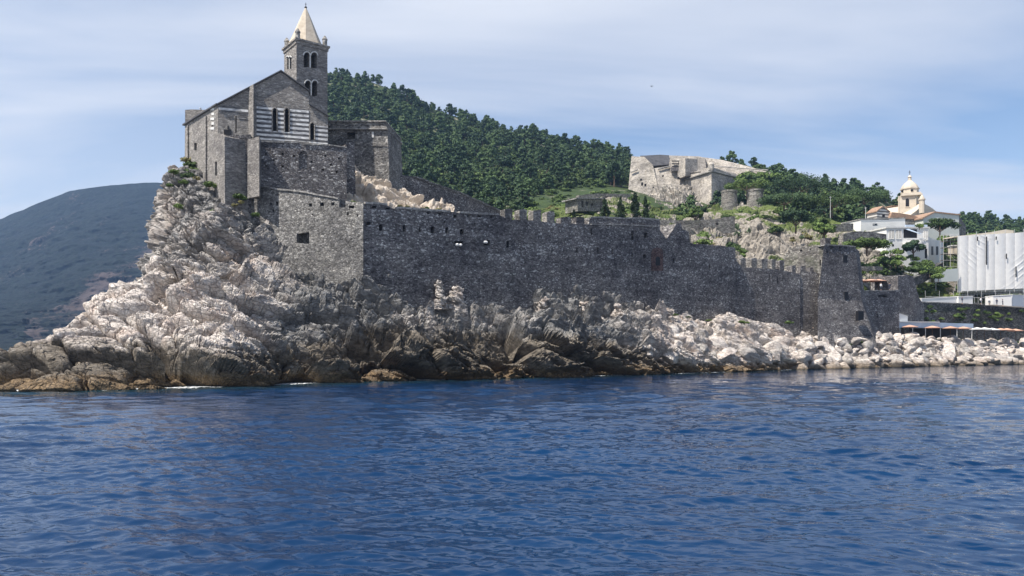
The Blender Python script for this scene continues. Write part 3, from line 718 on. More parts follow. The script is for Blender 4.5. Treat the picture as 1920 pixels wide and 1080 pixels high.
def pine_mesh(seed, cone=0.0, per=62, leaf=0.42, mats=('pine', 'bark'), low=False):
    rnd = np.random.RandomState(seed); cl = []; h = 9.0
    n = 22
    for i in range(n):
        t = rnd.uniform(0, 1); rr = (1 - t) ** 0.5 * 3.6 * (1 - 0.25 * cone) + 0.5
        if cone: rr = (1 - t) * 3.4 + 0.4
        a = rnd.uniform(0, 6.28); q = rr * rnd.uniform(0.25, 0.8)
        s = rnd.uniform(0.8, 1.6) * (1 - 0.45 * t)
        cl.append(((math.cos(a) * q, math.sin(a) * q, 2.6 + t * 5.6), (s * 1.15, s * 1.15, s * 0.72)))
    cl.append(((0, 0, 5.0), (2.2, 2.2, 2.6)))
    if low: cl = [((a[0] * 1.15, a[1] * 1.15, a[2] * 0.62 - 0.6), b) for a, b in cl]
    tr = [((0, 0, -1.5), (0.2, 0.1, 5), 0.32, 0.18), ((0.1, 0, 3), (1.8, 0.6, 5.5), 0.14, 0.05), ((0.1, 0, 3.2), (-1.7, -0.4, 5.2), 0.14, 0.05)]
    return leaf_cloud(rnd, cl, per, leaf, tr, mats)
def bush_mesh(seed, mat='bush', n=11, per=60, leaf=0.13, flat=0.7):
    rnd = np.random.RandomState(seed); cl = []
    for i in range(n):
        a = rnd.uniform(0, 6.28); q = rnd.uniform(0, 0.75); s = rnd.uniform(0.28, 0.5)
        cl.append(((math.cos(a) * q, math.sin(a) * q, flat * (1 - q * 0.7) * rnd.uniform(0.3, 0.9)), (s, s, s * 0.7)))
    return leaf_cloud(rnd, cl, per, leaf, [((0, 0, -0.6), (0, 0, 0.3), 0.06, 0.04), ((0, 0, 0.0), (0.3, 0.1, 0.5), 0.04, 0.02)], (mat, 'bark'))
PINES = [pine_mesh(i, cone=(i % 3 == 2)) for i in range(7)]
BROAD = [pine_mesh(60 + i, per=70, leaf=0.40, mats=('broadleaf', 'bark'), low=True) for i in range(4)]
BUSHES = [bush_mesh(20 + i) for i in range(5)]; DRY = [bush_mesh(40 + i, 'dry', 8, 50, 0.12, 0.5) for i in range(2)]
def in_poly(x, y, poly):
    c = False; n = len(poly)
    for i in range(n):
        x0, y0 = poly[i]; x1, y1 = poly[(i + 1) % n]
        if (y0 > y) != (y1 > y) and x < (x1 - x0) * (y - y0) / (y1 - y0 + 1e-9) + x0: c = not c
    return c
CLEAR = [[(975, 420), (985, 372), (1040, 352), (1185, 350), (1185, 420)], [(1176, 420), (1180, 296), (1340, 305), (1400, 322), (1450, 330), (1440, 380), (1360, 400)],
         [(1600, 470), (1612, 405), (1640, 384), (1800, 400), (1800, 470)]]
def plant_wood():
    rnd = np.random.RandomState(11); pts = []
    occ = {}
    def try_put(px, t, smin):
        p = hill_pt(np.array([px]), np.array([t]))[0]; py = HZ - (p[2] - H) * S / p[1]
        if any(in_poly(px, py, c) for c in CLEAR): return
        key = (int(p[0] // 12), int(p[1] // 12))
        for a in (-1, 0, 1):
            for b in (-1, 0, 1):
                for q in occ.get((key[0] + a, key[1] + b), ()):
                    if (q[0] - p[0]) ** 2 + (q[1] - p[1]) ** 2 < smin ** 2: return
        occ.setdefault(key, []).append(p); pts.append((px, py, p, t))
    for _ in range(560): try_put(rnd.uniform(430, 1960), rnd.uniform(0.975, 1.0), 4.2)
    for _ in range(25000): try_put(rnd.uniform(430, 1960), rnd.uniform(0, 1) ** 0.8, 4.2 + 2.2 * rnd.rand())
    print('trees', len(pts))
    info = []
    for px, py, p, t in pts:
        s = 0.5 + 0.95 * rnd.rand() ** 1.3
        if px > 1340 and px < 1700: s *= 1.0
        if px > 1745: s *= 0.85
        if t > 0.97: s = rnd.uniform(0.45, 1.15) * (1.0)
        if py > 350 and px < 1180: s *= 0.72
        info.append((s * 9 / p[1], px, py, p, s))
    vis = [i for i in info if 612 < i[1] < 1930]; hid = [i for i in info if not 612 < i[1] < 1930]
    vis.sort(key=lambda i: -i[0]); single = vis[:300]; rest = vis[300:] + hid
    for k, (_, px, py, p, s) in enumerate(single):
        o = bpy.data.objects.new('pine_tree', (BROAD[rnd.randint(4)] if rnd.rand() < (0.6 if py > 320 else 0.25) else PINES[rnd.randint(7)])); C.objects.link(o); o.location = p - np.array([0, 0, 1.2])
        o.rotation_euler = (0, 0, rnd.uniform(0, 6.28)); o.scale = (s, s, s * rnd.uniform(0.85, 1.15))
        if px < 760: tag(o, 'dark green tree on the wooded hill directly behind the flat topped bastion', 'tree', 'trees behind the flat topped bastion')
        elif px < 950: tag(o, 'dark green tree on the wooded hill above the sloping rubble wall', 'tree', 'trees above the sloping rubble wall')
        elif px < 1180: tag(o, 'dark green tree on the wooded hill above the merlons, left of the castle', 'tree', 'trees on the hill left of the castle')
        elif px < 1400: tag(o, 'dark green tree on the skyline behind the castle', 'tree', 'trees behind the castle')
        elif px < 1550: tag(o, 'dark green tree on the ridge just right of the castle walls', 'tree', 'trees on the ridge right of the castle')
        elif px < 1700: tag(o, 'dark green tree on the ridge just left of the domed bell tower', 'tree', 'trees left of the domed bell tower')
        else: tag(o, 'small dark pine on the ridge right of the domed church', 'tree', 'pines right of the domed church')
    # the rest of the wood: one object, instances on points
    col = bpy.data.collections.new('wood_sources')
    for i, me in enumerate(PINES + BROAD): col.objects.link(bpy.data.objects.new('pine_source', me))
    me = bpy.data.meshes.new('wood'); me.from_pydata([tuple(i[3] - np.array([0, 0, 1.2])) for i in rest], [], [])
    at = me.attributes.new('scl', 'FLOAT', 'POINT'); at.data.foreach_set('value', np.array([i[4] for i in rest], dtype=np.float32))
    o = link(bpy.data.objects.new('wood', me)); tag(o, 'dense dark green pine wood covering the hill up to its skyline', 'wood', kind='stuff')
    ng = bpy.data.node_groups.new('wood', 'GeometryNodeTree')
    ng.interface.new_socket('Geometry', in_out='INPUT', socket_type='NodeSocketGeometry'); ng.interface.new_socket('Geometry', in_out='OUTPUT', socket_type='NodeSocketGeometry')
    gi, go = ng.nodes.new('NodeGroupInput'), ng.nodes.new('NodeGroupOutput'); iop = ng.nodes.new('GeometryNodeInstanceOnPoints')
    ci = ng.nodes.new('GeometryNodeCollectionInfo'); ci.inputs['Collection'].default_value = col; ci.inputs['Separate Children'].default_value = True; ci.inputs['Reset Children'].default_value = True
    na = ng.nodes.new('GeometryNodeInputNamedAttribute'); na.data_type = 'FLOAT'; na.inputs['Name'].default_value = 'scl'
    rv = ng.nodes.new('FunctionNodeRandomValue'); rv.data_type = 'FLOAT_VECTOR'; rv.inputs[0].default_value = (0, 0, 0); rv.inputs[1].default_value = (0, 0, 6.28)
    L = ng.links.new; L(gi.outputs[0], iop.inputs['Points']); L(ci.outputs[0], iop.inputs['Instance']); iop.inputs['Pick Instance'].default_value = True
    L(na.outputs[0], iop.inputs['Scale']); L(rv.outputs[0], iop.inputs['Rotation']); L(iop.outputs[0], go.inputs[0])
    md = o.modifiers.new('wood', 'NODES'); md.node_group = ng
plant_wood()

# ------------------------------------------------------------------ slope below the castle (terraces, outcrops)
SL = dict(
    top=[(900, 402), (980, 396), (1060, 385), (1105, 372), (1180, 372), (1240, 392), (1300, 396), (1360, 384), (1440, 384), (1500, 395), (1560, 412), (1620, 432), (1700, 455), (1790, 470), (1960, 480), (2200, 500)],
    topY=[(900, 232), (1060, 236), (1180, 262), (1300, 275), (1440, 262), (1560, 240), (1640, 222), (1800, 235), (2200, 300)],
    bot=[(900, 440), (1100, 440), (1230, 452), (1300, 465), (1380, 492), (1480, 520), (1610, 545), (1740, 560), (2200, 570)],
    botY=[(900, 150), (1100, 150), (1240, 150), (1380, 158), (1500, 162), (1610, 172), (1740, 198), (2200, 245)])
def slope_pt(px, t):
    py = ip(px, SL['bot']) + (ip(px, SL['top']) - ip(px, SL['bot'])) * t
    Y = ip(px, SL['botY']) + (ip(px, SL['topY']) - ip(px, SL['botY'])) * t ** 0.9
    return np.stack([(px - 960) * Y / S, Y, H + (HZ - py) * Y / S], -1)
m = Mat('slope_ground'); n = m.noise(m.pos, 0.10, 6, 0.68); n2 = m.noise(m.pos, 1.1, 6, 0.7)
g = m.ramp(n2, [(0.3, (0.045, 0.06, 0.02)), (0.55, (0.10, 0.13, 0.035)), (0.8, (0.18, 0.21, 0.07))])
r_ = m.ramp(n2, [(0.3, (0.12, 0.105, 0.09)), (0.5, (0.28, 0.25, 0.21)), (0.75, (0.44, 0.40, 0.34))])
m.color(m.mix(m.ramp(m.math('ADD', n, m.attr('rocky')), [(0.50, (0, 0, 0)), (0.56, (1, 1, 1))]), g, r_)); m.bump(n2, 0.9, 0.6); M['slope'] = m.m
def make_slope():
    NU, NV = 640, 170; px = np.linspace(900, 2200, NU); rows = [slope_pt(px, np.full(NU, t)) for t in np.linspace(0, 1, NV)]
    bk = rows[-1].copy(); bk[:, 1] += 40
    f0 = rows[0].copy(); f0[:, 2] = np.minimum(f0[:, 2], 6); f0[:, :2] *= 0.985
    base = np.array([f0] + rows + [bk]); vv = np.linspace(0, 1, NV + 2)
    py = HZ - (base[..., 2] - H) * S / base[..., 1]; pxx = 960 + S * base[..., 0] / base[..., 1]
    rocky = 0.30 * np.exp(-(((pxx - 1440) / 75) ** 2 + ((py - 455) / 28) ** 2)) + 0.25 * np.exp(-(((pxx - 1650) / 50) ** 2 + ((py - 492) / 16) ** 2)) \
        + 0.16 * np.exp(-(((pxx - 1320) / 60) ** 2 + ((py - 430) / 22) ** 2)) + 0.14 * np.exp(-(((pxx - 1120) / 60) ** 2 + ((py - 378) / 10) ** 2)) - 0.12 * np.exp(-(((pxx - 1030) / 60) ** 2 + ((py - 395) / 20) ** 2))
    mult = np.clip(0.3 + rocky * 2.6, 0.25, 0.8) * np.interp(vv, [0, 0.02, 0.95, 1], [0, 1, 1, 0])[:, None]
    pts = rock_disp(base, 300, (2.4, 1.5, 0.8, 0.4), (10, 5, 2.4, 1.2), mult)
    return grid_obj('hillside', pts, 'slope', False, {'rocky': rocky})
tag(make_slope(), kind='structure')

def put(me, name, px, py, Y, s, label, cat, group, rz=None, sz=1.0, sink=0.3, sxy=1.0):
    o = bpy.data.objects.new(name, me); C.objects.link(o); p = P(px, py, Y); o.location = (p.x, p.y, p.z - sink)
    o.rotation_euler = (0, 0, random.uniform(0, 6.28) if rz is None else rz); o.scale = (s * sxy, s * sxy, s * sz)
    tag(o, label, cat, group); return o
def slope_Y(px, py):
    b, t_ = float(ip(px, SL['bot'])), float(ip(px, SL['top'])); t = min(1, max(0, (py - b) / (t_ - b)))
    return float(slope_pt(np.array([px]), np.array([t]))[0][1])
rr = random.Random(23)
def bush_lab(px):
    for lim, lab, grp in ((1230, 'leafy green bush on the slope behind the cypresses', 'bushes behind the cypresses'), (1350, 'leafy green bush on the slope below the castle', 'bushes below the castle'), (1480, 'leafy green bush around the rock outcrop above the merlons', 'bushes around the rock outcrop'),
                          (1620, 'leafy green bush on the slope behind the square tower', 'bushes behind the square tower'), (9999, 'leafy green bush on the slope below the village houses', 'bushes below the village houses')):
        if px < lim: return lab, 'bush', grp
for k in range(210):
    px = rr.uniform(960, 1940); t = rr.uniform(0.03, 1.0)
    p = slope_pt(np.array([px]), np.array([t]))[0]; py = HZ - (p[2] - H) * S / p[1]
    if ((px - 1440) / 62) ** 2 + ((py - 458) / 26) ** 2 < 1 or (1615 < px < 1745 and py < 480) or (1110 < px < 1175 and py < 385): continue
    s = rr.uniform(1.0, 2.9) * (0.75 if px < 1120 else 1)
    put(BUSHES[rr.randrange(5)], 'bush', px, py, p[1], s, *bush_lab(px), sz=rr.uniform(0.7, 1.1))
for k in range(26):
    px, py = rr.choice([(1345, 440), (1355, 450), (1500, 440), (1485, 448), (1240, 395), (1030, 385), (1560, 430), (1700, 490)])
    px += rr.uniform(-22, 22); py += rr.uniform(-8, 8)
    put(DRY[rr.randrange(2)], 'shrub', px, py, slope_Y(px, py), rr.uniform(0.9, 1.8), 'yellowish dry shrub on the slope above the wall', 'shrub', 'dry shrubs on the slope above the wall')
# dark spreading trees on the slope (clump meshes, trunk and crown as parts)
def crown_tree(name, px, py, Y, rx, rz_, label, cat, group=None, mat='pine', seed=0, tr=1.0):
    rnd = np.random.RandomState(seed); p = P(px, py, Y); t = thing(name, label, cat, p, group)
    cl = []
    for i in range(26):
        a = rnd.uniform(0, 6.28); q = math.sqrt(rnd.uniform(0, 1)) * 0.85; s = rnd.uniform(0.16, 0.30) * rx
        cl.append(((math.cos(a) * q * rx, math.sin(a) * q * rx * 0.7, tr + rz_ * (0.35 + 0.75 * rnd.uniform(0, 1) * (1 - q * q))), (s, s, s * 0.6)))
    me = leaf_cloud(rnd, cl, 170, 0.26, None, (mat, 'bark')); link(bpy.data.objects.new('crown', me), t)
    bm = bmesh.new(); add_tube(bm, (0, 0, -1.5), (0.1, 0, tr + rz_ * 0.4), 0.25, 0.16)
    for i in range(5):
        a = i * 1.3; add_tube(bm, (0.1, 0, tr * 0.8), (math.cos(a) * rx * 0.5, math.sin(a) * rx * 0.4, tr + rz_ * 0.55), 0.13, 0.05, 6)
    me2 = bpy.data.meshes.new('trunk'); bm.to_mesh(me2); bm.free(); me2.materials.append(M['bark']); link(bpy.data.objects.new('trunk', me2), t)
    return t
crown_tree('umbrella_pine', 1400, 366, 268, 9.5, 3.2, 'wide flat crowned pine directly behind the two round stone turrets', 'tree', None, 'bush', 1, 2.0)
crown_tree('umbrella_pine', 1500, 374, 262, 13.5, 4.5, 'largest spreading pine on the slope right of the round turrets', 'tree', None, 'pine', 2, 3.0)
crown_tree('umbrella_pine', 1470, 392, 240, 8.5, 3.2, 'rounded pine crown below the largest spreading pine', 'tree', None, 'pine', 3, 1.5)
crown_tree('umbrella_pine', 1560, 400, 245, 10, 4.0, 'broad green tree left of the striped gable house', 'tree', None, 'bush', 4, 2)
crown_tree('umbrella_pine', 1620, 392, 262, 10, 4.6, 'rounded pine just left of the striped gable house', 'tree', None, 'pine', 5, 2)
crown_tree('wind_bent_tree', 1492, 428, 205, 5.2, 4.0, 'dark dense round tree above the rock outcrop', 'tree', None, 'pine', 6, 0.8)
crown_tree('round_shrub_tree', 1545, 445, 190, 3.2, 2.8, 'small round bright green tree left of the curved garden wall', 'tree', None, 'bush', 7, 0.5)
crown_tree('hanging_shrub', 1304, 418, 215, 2.4, 5.0, 'tall dark green creeper hanging over the terrace wall below the castle', 'shrub', None, 'bush', 8, 0.1)
crown_tree('garden_hedge', 1625, 468, 178, 5.5, 2.0, 'dark green hedge just behind the square end tower', 'hedge', None, 'bush', 9, 0.3)
crown_tree('garden_tree', 1712, 478, 200, 3.4, 3.0, 'dark green round tree in front of the white balcony house', 'tree', None, 'pine', 10, 0.5)
crown_tree('garden_tree', 1762, 440, 238, 6.0, 4.0, 'green tree below the blank pale gable wall', 'tree', None, 'bush', 11, 1.0)
# cypresses behind the long wall
def cypress(px, base, top, Y, rx, label, seed):
    rnd = np.random.RandomState(seed); p = P(px, base, Y); h = (base - top) * Y / S; t = thing('cypress', label, 'tree', p, 'cypresses behind the long wall')
    cl = []
    for i in range(34):
        f = rnd.uniform(0, 1); r = rx * (1 - f) ** 0.75 * min(1, 0.55 + f * 2); a = rnd.uniform(0, 6.28); q = r * rnd.uniform(0.2, 0.75); s = rx * 0.34 * (1 - 0.6 * f)
        cl.append(((math.cos(a) * q, math.sin(a) * q, h * (0.06 + 0.9 * f)), (s, s, s * 1.5)))
    link(bpy.data.objects.new('crown', leaf_cloud(rnd, cl, 80, 0.16, None, ('cypress', 'bark'))), t)
    bm = bmesh.new(); add_tube(bm, (0, 0, -2), (0, 0, h * 0.8), 0.16, 0.03); me2 = bpy.data.meshes.new('trunk'); bm.to_mesh(me2); bm.free(); me2.materials.append(M['bark']); link(bpy.data.objects.new('trunk', me2), t)
cypress(1076, 412, 394, 140, 0.6, 'tiny dark cypress between two merlons', 1)
cypress(1134, 416, 369, 150, 1.6, 'ragged dark cypress, leftmost of the four large cypresses', 2)
cypress(1164, 416, 368, 150, 1.55, 'dark cypress just left of the broadest cypress', 3)
cypress(1191, 416, 361, 148, 1.9, 'broadest and tallest dark cypress, in front of the castle corner', 4)
cypress(1210, 414, 367, 152, 1.05, 'slim dark cypress just right of the broadest cypress', 5)

for k in range(34):
    px = rr.uniform(1655, 1770); py = float(np.interp(px, [1655, 1695, 1730, 1770], [470, 474, 492, 500])) + rr.uniform(0, 26)
    put(BUSHES[rr.randrange(5)], 'garden_bush', px, py, 203.5 - (py - 470) * 0.25, rr.uniform(1.0, 2.0), 'green bush in the garden in front of the white balcony house', 'bush', 'bushes in the garden of the balcony house')
for k in range(16):
    put(BUSHES[rr.randrange(5)], 'garden_bush', rr.uniform(1742, 1800), rr.uniform(448, 478), 232, rr.uniform(1.6, 2.8), 'green bush on the bank below the blank pale gable wall', 'bush', 'bushes below the blank gable wall')
for k in range(70):
    px = rr.uniform(972, 1180); t = rr.uniform(0.0, 0.42); p = hill_pt(np.array([px]), np.array([t]))[0]; py = HZ - (p[2] - H) * S / p[1]
    if py < 352: continue
    put(BUSHES[rr.randrange(5)], 'bush', px, py, p[1], rr.uniform(1.4, 3.4), 'bright green bush on the open grassy slope left of the castle', 'bush', 'bushes on the open slope left of the castle', sz=rr.uniform(0.6, 1.0))
# agaves
def agave_mesh(seed):
    rnd = random.Random(seed); bm = bmesh.new()
    for i in range(22):
        a = rnd.uniform(0, 6.28); e = rnd.uniform(0.3, 1.3); L_ = rnd.uniform(0.8, 1.2)
        d = Vector((math.cos(a) * math.cos(e), math.sin(a) * math.cos(e), math.sin(e))); s = Vector((-math.sin(a), math.cos(a), 0)) * 0.09
        m0 = d * L_ * 0.5 + Vector((0, 0, 0.06)); tip = d * L_ - Vector((0, 0, 0.12))
        v = [bm.verts.new(x) for x in (s, -s, m0 - s * 1.2, tip, m0 + s * 1.2, m0 + Vector((0, 0, -0.06)))]
        bm.faces.new((v[0], v[1], v[2], v[5])); bm.faces.new((v[0], v[5], v[4])); bm.faces.new((v[5], v[2], v[3])); bm.faces.new((v[5], v[3], v[4]))
    me = bpy.data.meshes.new('agave'); bm.to_mesh(me); bm.free(); me.materials.append(M['agave']); return me
AG = [agave_mesh(i) for i in range(3)]
for k in range(26):
    px, py = rr.choice([(1645, 483), (1690, 490), (1700, 500), (1590, 478), (1510, 447), (1380, 430), (1395, 440), (1730, 500)])
    px += rr.uniform(-16, 16); py += rr.uniform(-8, 8)
    put(AG[k % 3], 'agave', px, py, slope_Y(px, py) - 1.5, rr.uniform(1.2, 2.2), 'spiky pale green agave on the garden slope near the houses', 'agave', 'agaves on the garden slope')

# ------------------------------------------------------------------ city walls
# lit bastion wall on the left of the corner
lw = Plane(472, 99, 680, 95)
t1 = thing('bastion_wall', 'sunlit rubble wall with sloping top and one square window, left of the shaded wall corner', 'wall', P(580, 480, 97))
top = rough_line([(474, 356), (484, 351), (500, 350), (520, 355), (545, 357), (570, 360), (600, 366), (636, 372)], 7, 0.7) + [(636, 389), (648, 389)] + rough_line([(648, 377), (681, 380)], 8, 0.5)
holes = [hc(508, 382, 4, 4.5), hc(519.5, 381, 5, 6), hc(582, 384.5, 6, 6), hc(603.6, 383, 7, 7), hc(624, 382, 6, 5.5), hc(512, 395, 3.5, 6), hc(586, 402, 3, 3), hc(659, 388, 10, 5), hc(652, 401, 3.5, 6),
         ((556, 438), (580, 435), (580, 457), (556, 455)), hc(670, 404, 2.6, 4)]
facade('wall', lw, [(474, 480), (560, 540), (681, 580)] + list(reversed(top)), 3.2, 'wall_lit', t1, [h for h in holes], 1.6)
cp = [(484, 349.5), (500, 348.5), (520, 353.5), (545, 355.5), (570, 358.5), (600, 364.5), (634, 370.5)]
facade('coping', lw, cp + [(x, y + 3.0) for x, y in reversed(cp)], 3.5, 'coping', t1, out=0.15)
# long curtain wall
t2 = thing('curtain_wall', 'very long dark shaded rubble wall with loopholes and battlements above the rocks', 'wall', P(960, 560, 110))
TOPL = [(680, 383), (702, 381), (727, 385), (736, 391), (751, 390), (800, 394), (844, 397), (859, 399), (900, 401), (936, 403), (948, 409)]
TOPM = [(948, 411), (975, 413), (1000, 414), (1030, 417), (1060, 419), (1104, 420)]
TOPR = [(1105, 409), (1130, 408), (1170, 410), (1200, 409), (1237, 413), (1238, 432), (1250, 449), (1256, 438), (1262, 432), (1268, 419), (1277, 419), (1279, 430), (1291, 434), (1294, 456), (1330, 459), (1379, 464)]
top = rough_line(TOPL, 6, 0.8) + rough_line(TOPM, 6, 0.8) + rough_line(TOPR, 5, 1.0)
H_ = [hc(*a) for a in [(691, 419, 9, 6), (714, 427, 7, 12), (758, 428, 6, 13), (787, 430, 3.5, 10), (811, 431, 7.5, 12), (838, 432, 6, 11), (866, 435, 7.5, 10), (860, 457, 17, 10), (913, 455, 11, 11), (952, 458, 5, 12),
    (712, 406, 2.6, 4), (737, 408, 2.6, 4), (767, 411, 2.6, 4), (791, 413, 2.6, 4), (816, 415, 2.6, 4), (833, 416, 2.6, 4), (890, 419, 2.6, 4), (915, 424, 2.6, 4),
    (702, 388, 9, 4.5), (727, 391, 8, 4), (803, 399.5, 5, 3.5), (824, 401, 5, 3.5), (853, 405, 7, 6), (878, 405, 5, 3.5), (898, 406, 5, 3.5), (921, 407, 5, 3.5),
    (1035, 473, 2.4, 12), (1082, 469, 2.6, 9), (1101, 470, 2.6, 9), (1121, 470, 2.6, 12), (1148, 471, 2.8, 12), (1185, 476, 3, 8), (1109, 434, 3, 12), (1186, 441, 5, 17), (1211, 441, 6, 10), (1263, 489, 2.6, 10), (1208, 480, 5, 6), (1330, 500, 2.4, 9), (1010, 445, 2.4, 4), (1060, 450, 2.4, 4)]]
facade('wall', main_pl, [(680, 585), (900, 620), (1150, 640), (1379, 660)] + list(reversed(top)), 3.6, 'wall', t2, H_, 1.8)
def strip(name, pl, line, hpx, thick, mat, parent, out=0.15, jag=0.5):
    l2 = rough_line(line, 6, jag); facade(name, pl, l2 + [(x, y + hpx) for x, y in reversed(l2)], thick, mat, parent, out=out)
strip('coping', main_pl, [(684, 379.5), (702, 378.5), (726, 382)], 4, 3.9, 'coping', t2)
strip('coping', main_pl, [(740, 388.5), (751, 387.5), (800, 391.5), (844, 394.5)], 4, 3.9, 'coping', t2)
strip('coping', main_pl, [(861, 396.5), (900, 398.5), (936, 400.5)], 3.5, 3.9, 'coping', t2)
strip('coping', main_pl, [(1107, 407), (1130, 406), (1170, 408), (1200, 407), (1236, 411)], 3, 3.9, 'coping', t2, 0.1)
strip('string_course', main_pl, [(1107, 420), (1170, 421), (1236, 424)], 1.6, 0.6, 'coping', t2, 0.25, 0.2)
for x0, x1, y0, y1 in [(949, 963, 390, 413), (976, 990, 392, 416), (1002, 1017, 393, 417), (1028, 1042, 396, 420), (1054, 1073, 406, 422), (1083, 1098, 406, 422)]:
    j = random.uniform
    o = facade('merlon', main_pl, [(x0, y1), (x1, y1), (x1, y0 + j(0, 3)), ((x0 + x1) / 2 + j(-2, 2), y0 - j(0, 1.5)), (x0, y0 + j(0, 2))], 1.3, 'wall_pale' if y0 < 400 else 'wall', t2, out=-0.3)
# brick-filled arch
a_ = arch(1221, 464, 1243, 508, 8)
o = obj('brick_arch', prism([main_pl.pt(x, y, 0.06) for x, y in a_], -main_pl.n * 0.3), 'brick', t2); o['label'] = 'reddish brick filling of a blocked arch'
facade('arch_opening', main_pl, arch(1229, 481, 1237, 498, 6), 0.1, 'dark', t2, out=0.075)
# white sacks in the openings of the wall
for x, y, n_ in ((860, 459, 'two white sacks lying in the larger square opening of the long wall'), (910, 454, 'small white sack at the edge of the right hand square opening')):
    bm = bmesh.new(); c = main_pl.pt(x, y, 0.0)
    for dx in (-0.28, 0.25):
        bmesh.ops.create_icosphere(bm, subdivisions=2, radius=0.27, matrix=Matrix.Translation(c + main_pl.d * dx * (1 if x == 860 else 0.3)) @ Matrix.Diagonal((1.1, 0.9, 0.8, 1)))
    tag(obj('sack', bm, 'canvas', None, True), n_, 'sack')

# lower battlemented stretch and end tower
low_pl = Plane(1376, 134.9, 1500, 142.4)
t3 = thing('battlement_wall', 'lower battlemented wall between the long curtain wall and the square end tower', 'wall', P(1440, 600, 136))
top = rough_line([(1377, 484), (1390, 500), (1410, 502), (1440, 504), (1473, 508), (1500, 514)], 5, 0.8)
facade('wall', low_pl, [(1377, 660), (1500, 665)] + list(reversed(top)), 3.0, 'wall', t3, [hc(1443, 520, 2.5, 10), hc(1458, 525, 2.5, 12), hc(1468, 522, 2, 8)], 1.5)
for x0, x1, y0, y1 in [(1377, 1384, 484, 502), (1391, 1401, 484, 504), (1412, 1422, 484, 506), (1431, 1442, 485, 508), (1450, 1457, 486, 510), (1465, 1473, 488, 511), (1488, 1495, 498, 516)]:
    facade('merlon', low_pl, [(x0, y1), (x1, y1), (x1, y0), ((x0 + x1) / 2, y0 - 1), (x0, y0 + 1)], 1.5, 'wall_pale' if x0 < 1460 else 'wall', t3, out=-0.35)
# battered buttresses
# end tower: four battered faces
def battered_tower(name, corners_top, corners_bot, mat, parent):
    bm = bmesh.new(); a = [bm.verts.new(p) for p in corners_bot]; b = [bm.verts.new(p) for p in corners_top]; n = len(a)
    for i in range(n): bm.faces.new((a[i], a[(i + 1) % n], b[(i + 1) % n], b[i]))
    bm.faces.new(b); bm.faces.new(list(reversed(a))); recalc(bm); return obj(name, bm, mat, parent)
t4 = thing('square_tower', 'square dark stone tower with flared foot at the right end of the long wall', 'tower', P(1560, 640, 145))
ep = Plane(1545, 143, 1604, 147.5)
e0, e1 = ep.pt(1545, 459), ep.pt(1604, 463)
bk = Vector((0.52, 0.85, 0)).normalized() * 6.0
T_ = [e0, e1, e1 + bk, e0 + bk]; zt = e0.z
for p in T_: p.z = zt
F_ = [ep.pt(1530, 560, 0.4), ep.pt(1612, 560, 0.4)]; F_ += [F_[1] + bk * 1.1, F_[0] + bk * 1.1]
for p in F_: p.z = F_[0].z
battered_tower('upper_shaft', T_, F_, 'wall', t4)
G_ = [ep.pt(1508, 650, 3.0), ep.pt(1626, 650, 2.8)]; G_ += [G_[1] + bk * 1.8, G_[0] + bk * 1.8]
F2 = [p + (ep.n * 0.02) for p in F_]
for p in G_: p.z = 2.5
battered_tower('flared_base', F2, G_, 'wall', t4)
for (cx_, cy_, w_, h_) in [(1584, 487, 8, 17), (1550, 472, 3, 5), (1560, 463.5, 4, 4), (1585, 464, 5, 4), (1575, 463.5, 4, 4)]:
    facade('opening', ep, [(cx_ - w_ / 2, cy_ + h_ / 2), (cx_ + w_ / 2, cy_ + h_ / 2), (cx_ + w_ / 2, cy_ - h_ / 2), (cx_ - w_ / 2, cy_ - h_ / 2)], 0.4, 'dark', t4, out=0.12)
facade('doorway', ep, [(1580, 562), (1586, 562), (1586, 547), (1580, 547)], 0.4, 'dark', t4, out=0.50)
facade('doorway', ep, [(1590, 602), (1600, 600), (1600, 584), (1590, 584)], 0.6, 'dark', t4, out=2.3)
strip('coping', ep, [(1545, 458), (1575, 459), (1604, 461.5)], 2.5, 6, 'coping', t4, 0.1)
facade('chimney', ep, [(1568, 460), (1578, 460), (1578, 443), (1568, 443)], 1.2, 'wall', t4, out=-2.5)
# sunlit ruined wall between the merlons and the end tower
rp = Plane(1473, 148, 1546, 143.6)
t5 = thing('ruined_wall', 'pale sunlit ruined wall with putlog holes joining the left side of the square tower', 'wall', P(1510, 500, 146))
facade('wall', rp, [(1470, 560), (1547, 560)] + list(reversed(rough_line([(1470, 478), (1480, 466), (1490, 464), (1495, 460), (1510, 463), (1525, 461), (1547, 460)], 5, 1.2))), 1.2, 'terrace_stone', t5,
       [hc(1502, 470, 4, 4), hc(1519, 467, 3, 3), hc(1537, 464, 3, 3), hc(1538, 492, 2.5, 10)], 0.7)
pp = Plane(1495, 142.5, 1548, 144.7)
facade('parapet', pp, [(1493, 668), (1548, 668)] + list(reversed(rough_line([(1493, 516), (1500, 512), (1502, 500), (1510, 498), (1511, 508), (1518, 510), (1519, 501), (1524, 501), (1526, 509), (1534, 512), (1548, 513)], 5, 0.5))), 1.0, 'wall', t5)
